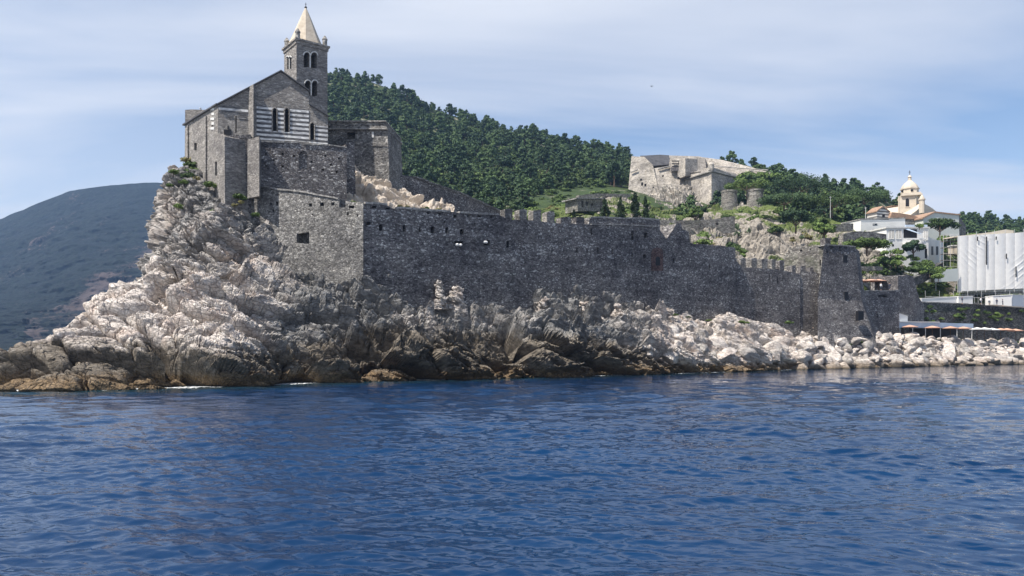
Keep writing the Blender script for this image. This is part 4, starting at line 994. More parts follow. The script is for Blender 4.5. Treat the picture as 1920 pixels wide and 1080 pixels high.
# walls right of the end tower
r1 = Plane(1606, 152, 1686, 160)
t6 = thing('terrace_wall', 'dark shaded wall below the cafe terrace right of the square tower', 'wall', P(1645, 630, 156))
facade('wall', r1, [(1606, 660), (1686, 660)] + list(reversed(rough_line([(1606, 546), (1640, 546), (1686, 545)], 6, 0.5))), 9, 'wall', t6, [hc(1655, 555, 18, 5), hc(1645, 590, 3, 8)], 0.8)
strip('coping', r1, [(1606, 544.5), (1650, 544.5), (1686, 543.5)], 2, 0.8, 'coping', t6, 0.1)
r2 = Plane(1684, 166, 1732, 178)
t7 = thing('old_wall', 'tall dark old wall behind the cafe terrace, left of the white site fence', 'wall', P(1708, 620, 170))
facade('wall', r2, [(1684, 660), (1732, 660)] + list(reversed(rough_line([(1684, 518), (1700, 516), (1712, 517), (1718, 540), (1724, 560), (1732, 570)], 4, 1.0))), 5, 'wall', t7)
bk_pl = Plane(1655, 172, 1712, 178)
facade('rear_wall', bk_pl, [(1655, 560), (1712, 560)] + list(reversed(rough_line([(1655, 517), (1690, 516), (1712, 518)], 6, 0.6))), 3, 'wall', t7)
r3 = Plane(1722, 178, 1960, 205)
t8 = thing('retaining_wall', 'long dark overgrown retaining wall below the wrapped building', 'wall', P(1820, 640, 190))
facade('wall', r3, [(1722, 660), (1960, 660), (1960, 578), (1900, 574), (1860, 571), (1800, 569), (1722, 566)], 14, 'ivy_wall', t8)
strip('coping', r3, [(1722, 565), (1800, 568), (1860, 570), (1900, 573), (1960, 577)], 1.8, 1.0, 'coping', t8, 0.12, 0.2)
for k in range(34):
    px = rr.uniform(1735, 1915); py = rr.uniform(575, 606); Y = r3.Y(px) - 0.3
    put(BUSHES[rr.randrange(5)], 'wall_shrub', px, py, Y, rr.uniform(0.6, 1.1), 'green shrub growing on the face of the overgrown retaining wall', 'shrub', 'shrubs growing on the retaining wall')
for k in range(44):
    px = 1648 + k * 7; py = float(np.interp(px, [1640, 1740, 1920], [634, 638, 640])) + rr.uniform(-1, 3); Y = float(np.interp(px, *YW)) + 13.5
    put(BUSHES[rr.randrange(5)], 'shore_shrub', px, py, Y, rr.uniform(0.7, 1.2), 'low dark shrub in the strip behind the boulder bank', 'shrub', 'low shrubs behind the boulder bank')
for px, py, Y, s in [(1480, 603, 131, 1.0), (1265, 588, 123, 0.7), (1290, 592, 124, 0.6), (1390, 602, 129, 0.9), (1400, 603, 129.5, 0.7), (1330, 598, 126, 0.6), (1560, 640, 142, 0.8), (1590, 644, 143, 0.9), (1610, 640, 145, 1.2), (1630, 642, 147, 0.8)]:
    put(BUSHES[rr.randrange(5)], 'shrub', px, py, Y, s, 'small green shrub between boulders and wall foot', 'shrub', 'shrubs along the wall foot', sz=0.6)
for px, py, Y, s in [(352, 300, 108.5, 1.2), (357, 312, 107, 1.5), (360, 322, 105, 1.4), (352, 330, 103, 1.3), (368, 335, 102.5, 1.0), (345, 340, 101, 0.8), (392, 345, 99.5, 1.0), (447, 368, 98, 1.0), (452, 376, 97.5, 0.7), (440, 382, 97, 0.6), (405, 395, 97, 0.8), (335, 385, 97.5, 0.8), (325, 320, 103, 0.8), (318, 345, 101, 0.6), (480, 400, 98.0, 0.7)]:
    put((BUSHES + DRY)[rr.randrange(7)], 'shrub', px, py, Y - 0.5, s, 'small shrub rooted in the cliff below the church', 'shrub', 'shrubs on the cliff below the church', sz=0.9)

# ------------------------------------------------------------------ headland church
fp = Plane(476, 100, 579, 102.05)
ch = thing('headland_church', 'grey stone church with gabled front and white marble bands on the headland', 'church', P(500, 380, 103))
fn = fp.n
body = [(409, 270), (615, 275), (615, 218), (579, 196), (579, 172), (527, 135), (476, 161), (409, 196)]
facade('nave', fp, body, 17, 'church_stone', ch, [arch(511, 202, 519.5, 246, 6, True), arch(534, 204, 542, 248, 6, True), hc(442.5, 233, 2.2, 32), arch(581, 230, 590, 262, 6, True)], 1.0)
# left flank: irregular prism following the angled side
lp = Plane(347, 110, 409.3, 98.7)
o = facade('side_wall', lp, [(346, 330), (422, 400), (421, 256), (409.3, 250), (409.3, 197), (376, 216), (347, 236)], 9, 'church_stone', ch,
       [hc(366.5, 275, 5, 14), hc(405, 316, 3.6, 26), hc(388, 268, 2, 3), hc(398, 236, 2.5, 3)], 1.2)
# quoins and white patch on the side wall
for k in range(5): facade('marble_block', lp, [(395 + (k % 2) * 2, 243 - k * 9 + 0), (402, 243 - k * 9), (402, 238 - k * 9), (395 + (k % 2) * 2, 239 - k * 9)], 0.3, 'marble', ch, out=0.05)
for x in (353, 387): facade('pilaster_strip', lp, [(x, 340 if x > 380 else 300), (x + 1.6, 341 if x > 380 else 300), (x + 1.6, 218 if x > 380 else 235), (x, 219 if x > 380 else 236)], 0.4, 'church_stone', ch, out=0.22)
# roof edge
def roof_edge(x0, y0, x1, y1, pl, thick, parent, out=0.35, h=2.2):
    facade('roof', pl, [(x0, y0), (x1, y1), (x1, y1 - h), (x0, y0 - h)], thick, 'roof_slate', parent, out=out)
roof_edge(408, 197, 527, 134.5, fp, 17.6, ch)
roof_edge(527, 134.5, 580, 172, fp, 17.6, ch)
roof_edge(579, 196, 616, 219, fp, 17.6, ch)
roof_edge(345.5, 236, 409.5, 196.5, lp, 9, ch, 0.3, 2.4)
facade('parapet_block', Plane(347, 112, 385, 112), [(347, 236), (385, 225), (385, 206), (360, 205), (347, 206)], 3, 'church_stone', ch)
# banded facing on the front
def facing(outline, out=0.06, holes=()):
    return facade('banded_facing', fp, outline, 0.3, 'banded', ch, holes, 0.3, out=out)
facing([(479, 262), (579, 266), (579, 206), (477, 198)], 0.06, [arch(511, 202, 519.5, 246, 6, True), arch(534, 204, 542, 248, 6, True)])
facing([(579.2, 268), (614.5, 271), (614.5, 238), (579.2, 233)], 0.05, [arch(581, 232, 590, 262, 6, True)])
facing([(410, 209), (465.5, 213.5), (465.5, 202), (410, 197.5)], 0.06)
facing([(428, 220), (437, 220.6), (437, 216.6), (428, 216)], 0.06); facing([(447, 222), (462, 223), (462, 219), (447, 218)], 0.06)
for x in (515.2, 538, 585.5):
    facade('window_glass', fp, [(x - 3.2, 262 if x > 560 else 246), (x + 3.2, 262 if x > 560 else 246), (x + 3.2, 233 if x > 560 else 206), (x - 3.2, 233 if x > 560 else 206)], 0.1, 'dark', ch, out=-0.6)
    bm = bmesh.new()
    for q in (-4.6, 4.6): add_tube(bm, fp.pt(x + q, 262 if x > 560 else 247, 0.1), fp.pt(x + q, 236 if x > 560 else 209, 0.1), 0.09, seg=8)
    for i in range(8):
        a0, a1 = math.pi * i / 8, math.pi * (i + 1) / 8; yy = 236 if x > 560 else 209
        add_tube(bm, fp.pt(x + 4.6 * math.cos(a0), yy - 6.5 * math.sin(a0), 0.1), fp.pt(x + 4.6 * math.cos(a1), yy - 6.5 * math.sin(a1), 0.1), 0.09, seg=6)
    obj('window_moulding', bm, 'church_stone', ch)
# tall buttress between the two front bays (its left flank catches the sun)
def box_on(pl, x0, x1, ytop, ybot, out, back, name, mat, parent, lip=None):
    pts = [pl.pt(x0, ybot, out), pl.pt(x1, ybot, out), pl.pt(x1, ytop, out), pl.pt(x0, ytop, out)]
    return obj(name, prism(pts, -pl.n * (out + back)), mat, parent)
def wedge(pl, x0, x1, ytop, ybot, out, name, mat, parent):
    """buttress with an angled, sun-facing left flank"""
    a = pl.pt(x0, ybot, 0.02); b = pl.pt(x1, ybot, out); c = pl.pt(x1, ybot, 0.02) + pl.d * 0.35
    zt = pl.pt(x0, ytop, 0).z; zb = a.z; bm = bmesh.new()
    for p in (a, b, c): p.z = zb
    add_prism(bm, [a, b, c], (0, 0, zt - zb)); recalc(bm); return obj(name, bm, mat, parent)
wedge(fp, 466, 476, 163, 262, 1.3, 'buttress', 'church_stone', ch)
# lower block in front of the left bay
lb = Plane(422, 97.8, 470, 98.7)
facade('lower_block', lb, [(422, 405), (470, 420), (470, 252), (422, 254)], 1.6, 'wall', ch, [hc(428, 248, 0.1, 0.1)] if False else [(), ][:0], 0.5)
facade('niche', fp, [(420, 254), (434, 254), (434, 243), (420, 243)], 0.3, 'dark', ch, out=0.08)
facade('slit', fp, [(426.5, 242), (429, 242), (429, 236), (426.5, 236)], 0.3, 'dark', ch, out=0.08)
# lower fort wall under the church front
ff = Plane(484, 98.6, 650, 102.8)
lowf = thing('lower_fort_wall', 'dark rough rubble wall directly below the banded church front', 'wall', P(560, 370, 100))
putl = [(788, 605), (898, 607), (975, 620), (1188, 620), (1280, 637), (790, 690), (900, 692), (1172, 715), (1265, 728), (840, 650), (1095, 660), (1225, 680)]
facade('wall', ff, [(484, 420), (650, 420)] + list(reversed(rough_line([(484, 266), (560, 268), (572, 271), (615, 272), (650, 277)], 6, 0.7))), 7, 'wall', lowf,
       [hc(280 + x / 3.6, 120 + y / 3.6, 4.2, 4.2) for x, y in putl] + [arch(560, 283, 577, 317, 6)], 0.45)
strip('coping', ff, [(484, 264.5), (560, 266.5)], 2, 7, 'coping', lowf, 0.1, 0.3)
strip('coping', ff, [(570, 269.5), (615, 270.5), (650, 275.5)], 2, 7, 'coping', lowf, 0.1, 0.3)
wedge(ff, 464, 484.5, 262, 372, 2.2, 'buttress', 'church_stone', lowf)

# bell tower ---------------------------------------------------------
bt = thing('bell_tower', 'square grey bell tower with paired arched windows and beige pyramid spire', 'bell tower', P(556, 300, 110))
a38 = R(38); cc_ = P(556, 75, 110); ztop = cc_.z; sd_ = 4.85
df = Vector((math.cos(a38), math.sin(a38), 0)); dl = Vector((-math.sin(a38), math.cos(a38), 0)); c0 = Vector((cc_.x, cc_.y, 0))
nf, nl = Vector((math.sin(a38), -math.cos(a38), 0)), Vector((-math.cos(a38), -math.sin(a38), 0))
bm = bmesh.new(); base_z = 22.0
add_prism(bm, [(c0 + q).to_tuple()[:2] + (base_z,) for q in (Vector(), df * sd_, df * sd_ + dl * sd_, dl * sd_)], (0, 0, ztop - base_z)); recalc(bm)
shaft = obj('shaft', bm, 'church_stone', bt)
class TP:   # tower face as a plane-like object
    def __init__(s, o_, d, n): s.o, s.d, s.n = o_, d, n
    def pt(s, px, py, out=0.0):
        k = (px - 960) / S; A = s.o; t = (k * A.y - A.x) / (s.d.x - k * s.d.y); q = A + s.d * t
        return Vector((q.x, q.y, H + (HZ - py) * q.y / S)) + s.n * out
tf, tl = TP(c0, df, nf), TP(c0 + dl * sd_, -dl, nl)
cut = bmesh.new(); hs = [(tf, arch(569.5, 98, 580.5, 126, 8)), (tf, arch(583, 99, 594.5, 127.5, 8)), (tf, arch(572, 151, 582, 178, 8)), (tf, arch(585, 152, 595, 180, 8)), (tl, arch(538.5, 107, 541.9, 130, 6)), (tl, arch(543, 106, 546.4, 129, 6))]
for f_, a_ in hs: add_prism(cut, [f_.pt(x, y, 0.4) for x, y in a_], -f_.n * 2.2)
recalc(cut); bmesh.ops.translate(cut, verts=cut.verts, vec=-Vector(bt.location)); shaft.parent = None; boolean(shaft, cut); shaft.parent = bt
def window_trim(face, x0, x1, x2, x3, y0, y1, parent):
    bm = bmesh.new()
    for xa, xb in ((x0, x1), (x2, x3)):
        r = (xb - xa) / 2 + 0.9; cxx = (xa + xb) / 2; yc = y0 + (xb - xa) / 2
        for i in range(8):
            a0, a1 = math.pi * i / 8, math.pi * (i + 1) / 8
            add_tube(bm, face.pt(cxx + r * math.cos(a0), yc - r * 1.05 * math.sin(a0), 0.06), face.pt(cxx + r * math.cos(a1), yc - r * 1.05 * math.sin(a1), 0.06), 0.09, seg=6)
    xm = (x1 + x2) / 2; add_tube(bm, face.pt(xm, y1, -0.05), face.pt(xm, y0 + (x1 - x0) / 2, -0.05), 0.11, seg=8)
    t = obj('window_arch', bm, 'marble', parent)
window_trim(tf, 569.5, 580.5, 583, 594.5, 98.5, 127, bt); window_trim(tf, 572, 582, 585, 595, 151.5, 179, bt); window_trim(tl, 538.5, 541.9, 543, 546.4, 106.5, 129.5, bt)
bm = bmesh.new(); ctr = c0 + (df + dl) * sd_ / 2
add_box(bm, (ctr.x, ctr.y, ztop + 0.12), (sd_ + 0.6, sd_ + 0.6, 0.26), a38); obj('cornice', bm, 'church_stone', bt)
bm = bmesh.new(); add_box(bm, (ctr.x, ctr.y, ztop - 0.25), (sd_ + 0.25, sd_ + 0.25, 0.5), a38); obj('cornice_moulding', bm, 'church_stone', bt)
apex = (HZ - 14) * 113.4 / S + H
bm = bmesh.new(); add_lathe(bm, (ctr.x, ctr.y, ztop + 0.25), [(2.66, 0), (1.75, (apex - ztop) * 0.33), (0.9, (apex - ztop) * 0.66), (0.06, apex - ztop - 0.2)], 8, a38 + R(22.5)); recalc(bm); obj('spire', bm, 'spire', bt)
bm = bmesh.new(); add_tube(bm, (ctr.x, ctr.y, apex), (ctr.x, ctr.y, apex + 0.75), 0.06, 0.03); add_box(bm, (ctr.x, ctr.y, apex + 0.5), (0.3, 0.05, 0.05)); bmesh.ops.create_icosphere(bm, subdivisions=2, radius=0.2, matrix=Matrix.Translation((ctr.x, ctr.y, apex))); obj('cross', bm, 'iron', bt)
for q in (Vector(), df * sd_, dl * sd_, (df + dl) * sd_):
    p = c0 + q + (ctr - c0 - q).normalized() * 0.42; bm = bmesh.new()
    add_lathe(bm, (p.x, p.y, ztop + 0.25), [(0.36, 0), (0.36, 0.95), (0.42, 1.0), (0.42, 1.1), (0.24, 1.4), (0.06, 1.65)], 10); recalc(bm); obj('pinnacle', bm, 'coping', bt, False)

# round-the-back fort with flat top ---------------------------------
fo_pl = Plane(600, 117.5, 726, 116.5)
ft = thing('flat_roofed_bastion', 'flat topped stone bastion with one black window right of the church', 'bastion', P(680, 350, 118))
fr_pl = Plane(726, 118, 752, 129.5)
facade('front_wall', fo_pl, [(600, 400), (731, 400), (729, 300), (725.5, 232), (600, 232)], 9, 'wall_lit', ft, [hc(658, 254, 16, 13)], 1.4)
facade('side_wall', fr_pl, [(731, 400), (754, 400), (752, 300), (750.5, 269), (726, 233)], 6, 'church_stone', ft, [hc(733 + 4.2 * i, 262 + 4 * i, 1.6, 12) for i in range(4)], 0.5)
facade('parapet', fo_pl, [(600, 243), (727, 243), (723, 228), (600, 228)], 9.5, 'wall_pale', ft, [hc(622 + 11.3 * i, 236, 2.6, 3) for i in range(9)], 0.6, out=0.25)
facade('coping', fo_pl, [(598, 229.6), (725, 229.6), (725, 227.4), (598, 227.4)], 10.2, 'coping', ft, out=0.5)
facade('string_course', fo_pl, [(600, 243.6), (727, 243.6), (727, 241.4), (600, 241.4)], 1, 'coping', ft, out=0.4)
facade('side_coping', fr_pl, [(725.5, 234.6), (751.5, 271), (751.5, 267.5), (725.5, 231)], 1, 'coping', ft, out=0.3)
facade('pale_course', fo_pl, [(663, 273), (728, 275), (728, 267), (663, 265)], 0.5, 'wall_pale', ft, out=0.1)
facade('marble_panel', fo_pl, [(697, 258), (701, 258), (701, 247), (697, 247)], 0.2, 'marble', ft, out=0.08)
# thin buttress wall in front with a sloping top
bw = Plane(649, 107, 668, 108)
t9 = thing('buttress_wall', 'narrow stone buttress leaning against the front of the flat topped bastion', 'buttress', P(656, 340, 107))
obj('wall', prism([bw.pt(649, 390), bw.pt(668, 390), bw.pt(664, 264), bw.pt(649, 270)], -bw.n * 7), 'wall', t9)
# bare tan rock below the bastion
def patch(name, outline_top, outline_bot, Yt, Yb, mat, seed, amps=(0.9, 0.6, 0.3, 0.15), sizes=(4, 2, 1, 0.5), nu=200, nv=110, attrs=None):
    x0 = max(outline_top[0][0], outline_bot[0][0]); x1 = min(outline_top[-1][0], outline_bot[-1][0]); px = np.linspace(x0, x1, nu)
    ty, by = ip(px, outline_top), ip(px, outline_bot); base = np.zeros((nv, nu, 3))
    yt = ip(px, Yt) if isinstance(Yt, list) else np.full(nu, Yt); yb = ip(px, Yb) if isinstance(Yb, list) else np.full(nu, Yb)
    for i, t in enumerate(np.linspace(0, 1, nv)):
        py = by + (ty - by) * t; Y = yb + (yt - yb) * t; base[i] = np.stack([(px - 960) * Y / S, Y, H + (HZ - py) * Y / S], -1)
    pts = rock_disp(base, seed, amps, sizes); return grid_obj(name, pts, mat, False, {'grey': np.full((nv, nu), 0.4)})
o = patch('bare_rock', [(640, 300), (660, 310), (690, 322), (730, 340), (790, 368), (850, 388)], [(640, 400), (850, 410)], [(640, 116), (850, 119)], [(640, 103), (850, 112)], 'tan_rock', 600); tag(o, kind='structure')
# ground strip with dark scrub in front of it
# rubble embankment wall running down to the right
ew = Plane(735, 122, 955, 150)
t10 = thing('sloping_rubble_wall', 'long rubble wall with pale crest sloping down right from the flat topped bastion', 'wall', P(850, 395, 130))
tl_ = rough_line([(735, 333), (755, 329), (780, 331), (810, 343), (860, 360), (900, 378), (945, 399), (960, 406)], 6, 0.9)
obj('wall', prism([ew.pt(x, y) for x, y in [(735, 440), (960, 440)] + list(reversed(tl_))], -ew.n * 3), 'wall', t10)
crest = [(780, 331), (810, 343), (860, 360), (900, 378), (945, 399), (960, 406)]
strip('coping', ew, [(x, y - 1) for x, y in crest], 3.5, 3.2, 'wall_pale', t10, 0.2, 0.6)
for k in range(16):
    px = rr.uniform(655, 830); py = float(np.interp(px, [650, 760, 830], [382, 388, 394])) + rr.uniform(-3, 2)
    put((BUSHES + DRY)[rr.randrange(7)], 'scrub', px, py, 101 + (px - 650) * 0.045, rr.uniform(0.35, 0.7), 'low dry scrub behind the wall top below the bare tan rock', 'scrub', 'scrub below the bare tan rock', sink=0.1)

# ------------------------------------------------------------------ castle on the hill
cs = thing('hill_castle', 'large pale sloped stone castle with angular bastions on the hill', 'castle', P(1280, 390, 330))
def poly(name, pts, vec, mat, parent): return obj(name, prism([P(*p) for p in pts], Vector(vec)), mat, parent)
wp = Plane(1184, 336, 1262, 320)
def fac_b(name, pts, back, mat, parent): return poly(name, pts, back, mat, parent)
# west bastion
fac_b('west_bastion', [(1175, 385, 333), (1246, 402, 326), (1224, 309, 331), (1208, 294, 334), (1184, 293, 336)], (4, 26, 0), 'castle', cs)
# curtain
fac_b('curtain', [(1214, 402, 327), (1300, 402, 324), (1292, 300, 333), (1256, 298, 333), (1254, 311, 332.4), (1212, 318, 332)], (4, 20, 0), 'castle', cs)
# east bastion: lit left face and shaded right face
east = [P(1278, 338, 331), P(1334, 320, 312), P(1386, 333, 330)]
bot = [P(1290, 402, 325), P(1334, 400, 306), P(1352, 400, 316)]
bt_ = bmesh.new(); tv = [bt_.verts.new(p) for p in east] + [bt_.verts.new(P(1380, 322, 350)), bt_.verts.new(P(1290, 322, 350))]
bv = [bt_.verts.new(p) for p in bot] + [bt_.verts.new(P(1380, 402, 350)), bt_.verts.new(P(1290, 402, 350))]
for i in range(5): bt_.faces.new((bv[i], bv[(i + 1) % 5], tv[(i + 1) % 5], tv[i]))
bt_.faces.new(tv); bt_.faces.new(list(reversed(bv))); recalc(bt_); obj('east_bastion', bt_, 'castle', cs)
fac_b('east_parapet', [(1279, 337.5, 330.5), (1334.3, 319.5, 311.2), (1334.3, 312, 311.6), (1300, 323, 322.5), (1282, 328, 330)], (5, 8, 0), 'castle', cs)
fac_b('east_parapet', [(1334.5, 319.8, 311.3), (1384, 332, 329), (1380, 326, 329.5), (1350, 318, 317), (1334.5, 313, 311.6)], (-3, 6, 0), 'castle', cs)
def rib(pts, r_, name, mat, parent):
    bm = bmesh.new()
    for a, b in zip(pts, pts[1:]): add_tube(bm, P(*a), P(*b), r_, seg=6)
    obj(name, bm, mat, parent)
rib([(1278, 339, 330.4), (1334.2, 320.6, 310.9), (1386, 334, 329.5)], 0.35, 'cordon', 'coping', cs)
rib([(1183, 323, 334), (1196, 318, 333)], 0.3, 'cordon', 'coping', cs)
rib([(1234, 317, 331), (1256, 311.5, 331.4)], 0.35, 'cordon', 'coping', cs)
# guerite
bm = bmesh.new(); g0 = P(1333.5, 319, 312); add_lathe(bm, (g0.x, g0.y, g0.z - 1.6), [(0.2, 0), (1.2, 1.6), (1.2, 3.6), (1.32, 3.7), (0.9, 4.5), (0.25, 5.0)], 12); recalc(bm); obj('sentry_turret', bm, 'castle', cs)
# inner structures
fac_b('inner_roof', [(1207, 312, 342), (1258, 308, 342), (1254, 291, 346), (1238, 290, 346), (1200, 292, 344)], (2, 8, 0), 'roof_slate', cs)
fac_b('upper_wall', [(1240, 330, 348), (1325, 330, 348), (1322, 296, 350), (1310, 293, 350), (1240, 291, 348)], (3, 8, 0), 'castle', cs)
fac_b('gatehouse', [(1257, 322, 330), (1286, 322, 327), (1286, 299, 328), (1257, 297, 331)], (3, 6, 0), 'castle', cs)
pg = Plane(1257, 329.5, 1286, 326.5)
for y_ in (301, 306, 311): facade('beam', pg, [(1260, y_ + 2), (1279, y_ + 1.7), (1279, y_), (1260, y_)], 0.3, 'dark', cs, out=0.15)
facade('recess_shade_panel', pg, [(1258, 321), (1279, 320), (1279, 314), (1258, 314)], 0.3, 'wall', cs, out=0.15)  # darker rubble panel stands in for the shade of a recess
fac_b('square_turret', [(1285, 330, 322), (1308, 330, 330), (1308, 298, 331), (1285, 297, 323)], (-2, 6, 0), 'castle', cs)
# long upper wall running down to the right
fac_b('long_upper_wall', [(1310, 345, 352), (1446, 345, 333), (1446, 324, 334), (1400, 311, 342), (1350, 299, 350), (1312, 294, 354)], (2, 6, 0), 'castle', cs)
for a, b, yy in ((1330, 1440, 315), (1380, 1444, 320)):
    rib([(a, yy - 4, 348), (b, yy + 4, 329.5)], 0.25, 'cordon', 'coping', cs)
for cx_, cy_, w_, h_, Y in [(1204, 345, 3, 5, 0), (1210, 347, 3, 4, 0), (1202, 337, 3, 3, 0), (1225, 352, 2, 3, 0), (1243, 330, 2, 3, 0), (1272, 334, 3, 4, 0)]:
    if Y: continue
    bm = bmesh.new(); yy = 331.0 - (cy_ - 300) * 0.04; c = P(cx_, cy_, yy - 3.2); add_box(bm, c, (w_ * yy / S, 1.2, h_ * yy / S)); obj('embrasure', bm, 'dark', cs)
for x0, x1, y0, y1, Y, lab in ((1357, 1386, 355, 384, 262, 'round ruined stone turret, left of the pair below the castle'), (1406, 1436, 353, 380, 262, 'round ruined stone turret, right of the pair below the castle')):
    c = P((x0 + x1) / 2, y1, Y); r_ = (x1 - x0) / 2 * Y / S; h = (y1 - y0) * Y / S; bm = bmesh.new()
    add_lathe(bm, (c.x, c.y + r_, c.z - 2), [(r_ * 1.06, 0), (r_, h * 0.5 + 2), (r_ * 0.98, h + 1.2), (r_ * 1.03, h + 1.3), (r_ * 1.03, h + 2), (r_ * 0.8, h + 2), (r_ * 0.8, h + 0.5)], 28)
    recalc(bm); tag(obj('round_turret', bm, 'terrace_stone'), lab, 'turret')
for k in range(60):
    px = rr.uniform(1384, 1475); py = float(np.interp(px, [1384, 1400, 1475], [338, 327, 331])) + rr.uniform(0, 20)
    put(BUSHES[rr.randrange(5)], 'bush', px, py, 318, rr.uniform(2.0, 3.6), 'dark green bush along the foot of the long upper castle wall', 'bush', 'bushes below the long upper castle wall')
# outcrop below castle
o = patch('castle_outcrop', [(1200, 372), (1240, 362), (1275, 348), (1296, 356), (1320, 392), (1380, 388), (1420, 394)], [(1200, 412), (1420, 418)], [(1200, 326), (1296, 322), (1334, 303), (1420, 275)], [(1200, 300), (1420, 262)], 'castle', 700, (2.2, 1.5, 0.8, 0.4), (8, 4, 2, 1)); tag(o, kind='structure')
# terrace walls on the slope
def terr(label, pA, YA, pB, YB, tops, h, mat='terrace_stone', holes=()):
    pl = Plane(pA, YA, pB, YB); t = thing('terrace_wall', label, 'wall', P((pA + pB) / 2, tops[0][1] + h, (YA + YB) / 2))
    l = rough_line(tops, 6, 0.6); facade('wall', pl, l + [(x, y + h) for x, y in reversed(l)], 1.5, mat, t, holes, 0.8); return t
terr('pale terrace wall with two slits below the castle lawn', 1228, 196, 1380, 206, [(1228, 412), (1300, 413), (1340, 411), (1378, 405)], 30, holes=[hc(1314, 422, 1.5, 6), hc(1318, 422, 1.5, 6), hc(1345, 420, 5, 4)])
terr('short pale terrace wall stub left of the grassy bank', 1228, 168, 1296, 172, [(1232, 432), (1262, 424), (1296, 420)], 34)
terr('low pale wall along the path left of the castle', 1085, 250, 1182, 262, [(1085, 366), (1120, 363), (1182, 364)], 7)
terr('long stone garden wall left of the white houses', 1560, 218, 1600, 222, [(1560, 421), (1600, 419)], 14)
terr('curved pale garden wall below the white house', 1581, 188, 1662, 196, [(1581, 438), (1600, 434), (1630, 434), (1662, 439)], 22)
terr('low sunlit wall segment right of the garden agaves', 1600, 176, 1660, 180, [(1605, 500), (1655, 499)], 8)
# ruined small house below left of the castle
t = thing('ruined_hut', 'small ruined stone hut with dark openings left of the cypresses', 'hut', P(1100, 392, 205)); hp = Plane(1083, 204, 1130, 210)
facade('wall', hp, [(1083, 396), (1130, 396), (1130, 374), (1112, 372), (1083, 373)], 5, 'terrace_stone', t, [hc(1092, 383, 4, 12), hc(1101, 382, 4, 8), hc(1110, 384, 3, 6)], 1.5)
facade('roof_slab', hp, [(1078, 373.5), (1132, 373.5), (1132, 371.5), (1078, 371)], 6, 'coping', t, out=0.6)
# tall slender pole on the slope
for x, y0, y1, Y, lab in ((1557, 368, 418, 240, 'thin tall pole standing among trees above the garden wall'), (1623, 388, 420, 232, 'thin leaning pole left of the striped gable house')):
    bm = bmesh.new(); add_tube(bm, P(x, y1, Y), P(x, y0, Y), 0.12, 0.07); add_box(bm, P(x, y0 + 2, Y), (0.9, 0.08, 0.08)); tag(obj('pole', bm, 'steel'), lab, 'pole')

# ------------------------------------------------------------------ village
def bldg(name, label, cat, pA, YA, pB, YB, outline, depth, mat, holes=(), loc=None):
    pl = Plane(pA, YA, pB, YB); t = thing(name, label, cat, P((pA + pB) / 2, max(y for _, y in outline), (YA + YB) / 2))
    facade('wall', pl, outline, depth, mat, t, holes, 0.35); return t, pl
def win(pl, t, x0, y0, x1, y1, mat='glass', out=0.03, frame=True, shut=None):
    w_ = obj('window', prism([pl.pt(*q, out) for q in ((x0, y1), (x1, y1), (x1, y0), (x0, y0))], -pl.n * 0.12), mat, t)
    if frame:
        bm = bmesh.new(); r_ = 0.08
        for a, b in (((x0, y0), (x1, y0)), ((x1, y0), (x1, y1)), ((x1, y1), (x0, y1)), ((x0, y1), (x0, y0)), (((x0 + x1) / 2, y0), ((x0 + x1) / 2, y1))): add_tube(bm, pl.pt(*a, out + 0.06), pl.pt(*b, out + 0.06), r_, seg=4)
        me = obj('frame', bm, 'white_wall', t)
    return w_
# domed bell tower
d0 = thing('domed_bell_tower', 'cream church bell tower with octagonal drum and small dome', 'bell tower', P(1703, 405, 272))
YD = 272
tp = Plane(1684, 272, 1718, 270); ts = Plane(1718, 270, 1727, 277)
pts = [tp.pt(1684, 410), tp.pt(1718, 410)]; q1 = ts.pt(1727, 410); A, B, D = pts[0], pts[1], q1; E = A + (D - B)
for v_ in (A, B, D, E): v_.z = P(0, 410, 272).z
zt = P(0, 367, 271).z
o = obj('shaft', prism([A, B, D, E], (0, 0, zt - A.z)), 'cream', d0)
cen = (A + D) / 2
facade('belfry_opening', tp, arch(1698, 372, 1704.5, 387, 8), 0.2, 'dark', d0, out=0.06)
facade('window_surround', tp, [(1696.5, 389), (1706, 389), (1706, 387.6), (1696.5, 387.6)], 0.4, 'cream', d0, out=0.15)
for x in (1685.2, 1716.8): facade('pilaster', tp, [(x - 1, 408), (x + 1, 408), (x + 1, 368), (x - 1, 368)], 0.3, 'cream', d0, out=0.14)
dd_ = (B - A).to_2d(); ang = math.atan2(dd_.y, dd_.x); wX = (B - A).length; wY = (D - B).length
bm = bmesh.new(); add_box(bm, (cen.x, cen.y, zt + 0.2), (wX + 1.0, wY + 1.0, 0.5), ang); add_box(bm, (cen.x, cen.y, zt + 0.75), (wX + 0.3, wY + 0.3, 0.6), ang); obj('cornice', bm, 'cream', d0)
bm = bmesh.new(); add_box(bm, (cen.x, cen.y, P(0, 397, 271).z), (wX + 0.5, wY + 0.5, 0.4), ang); obj('string_course', bm, 'cream', d0)
ppm = S / YD; r_ = 15.2 / ppm; zd = P(0, 351.5, YD).z
bm = bmesh.new(); add_lathe(bm, (cen.x, cen.y, zt + 1.0), [(r_, 0), (r_, zd - zt - 1.4), (r_ * 1.1, zd - zt - 1.3), (r_ * 1.1, zd - zt - 0.9)], 8, R(22.5)); recalc(bm); obj('drum', bm, 'cream', d0)
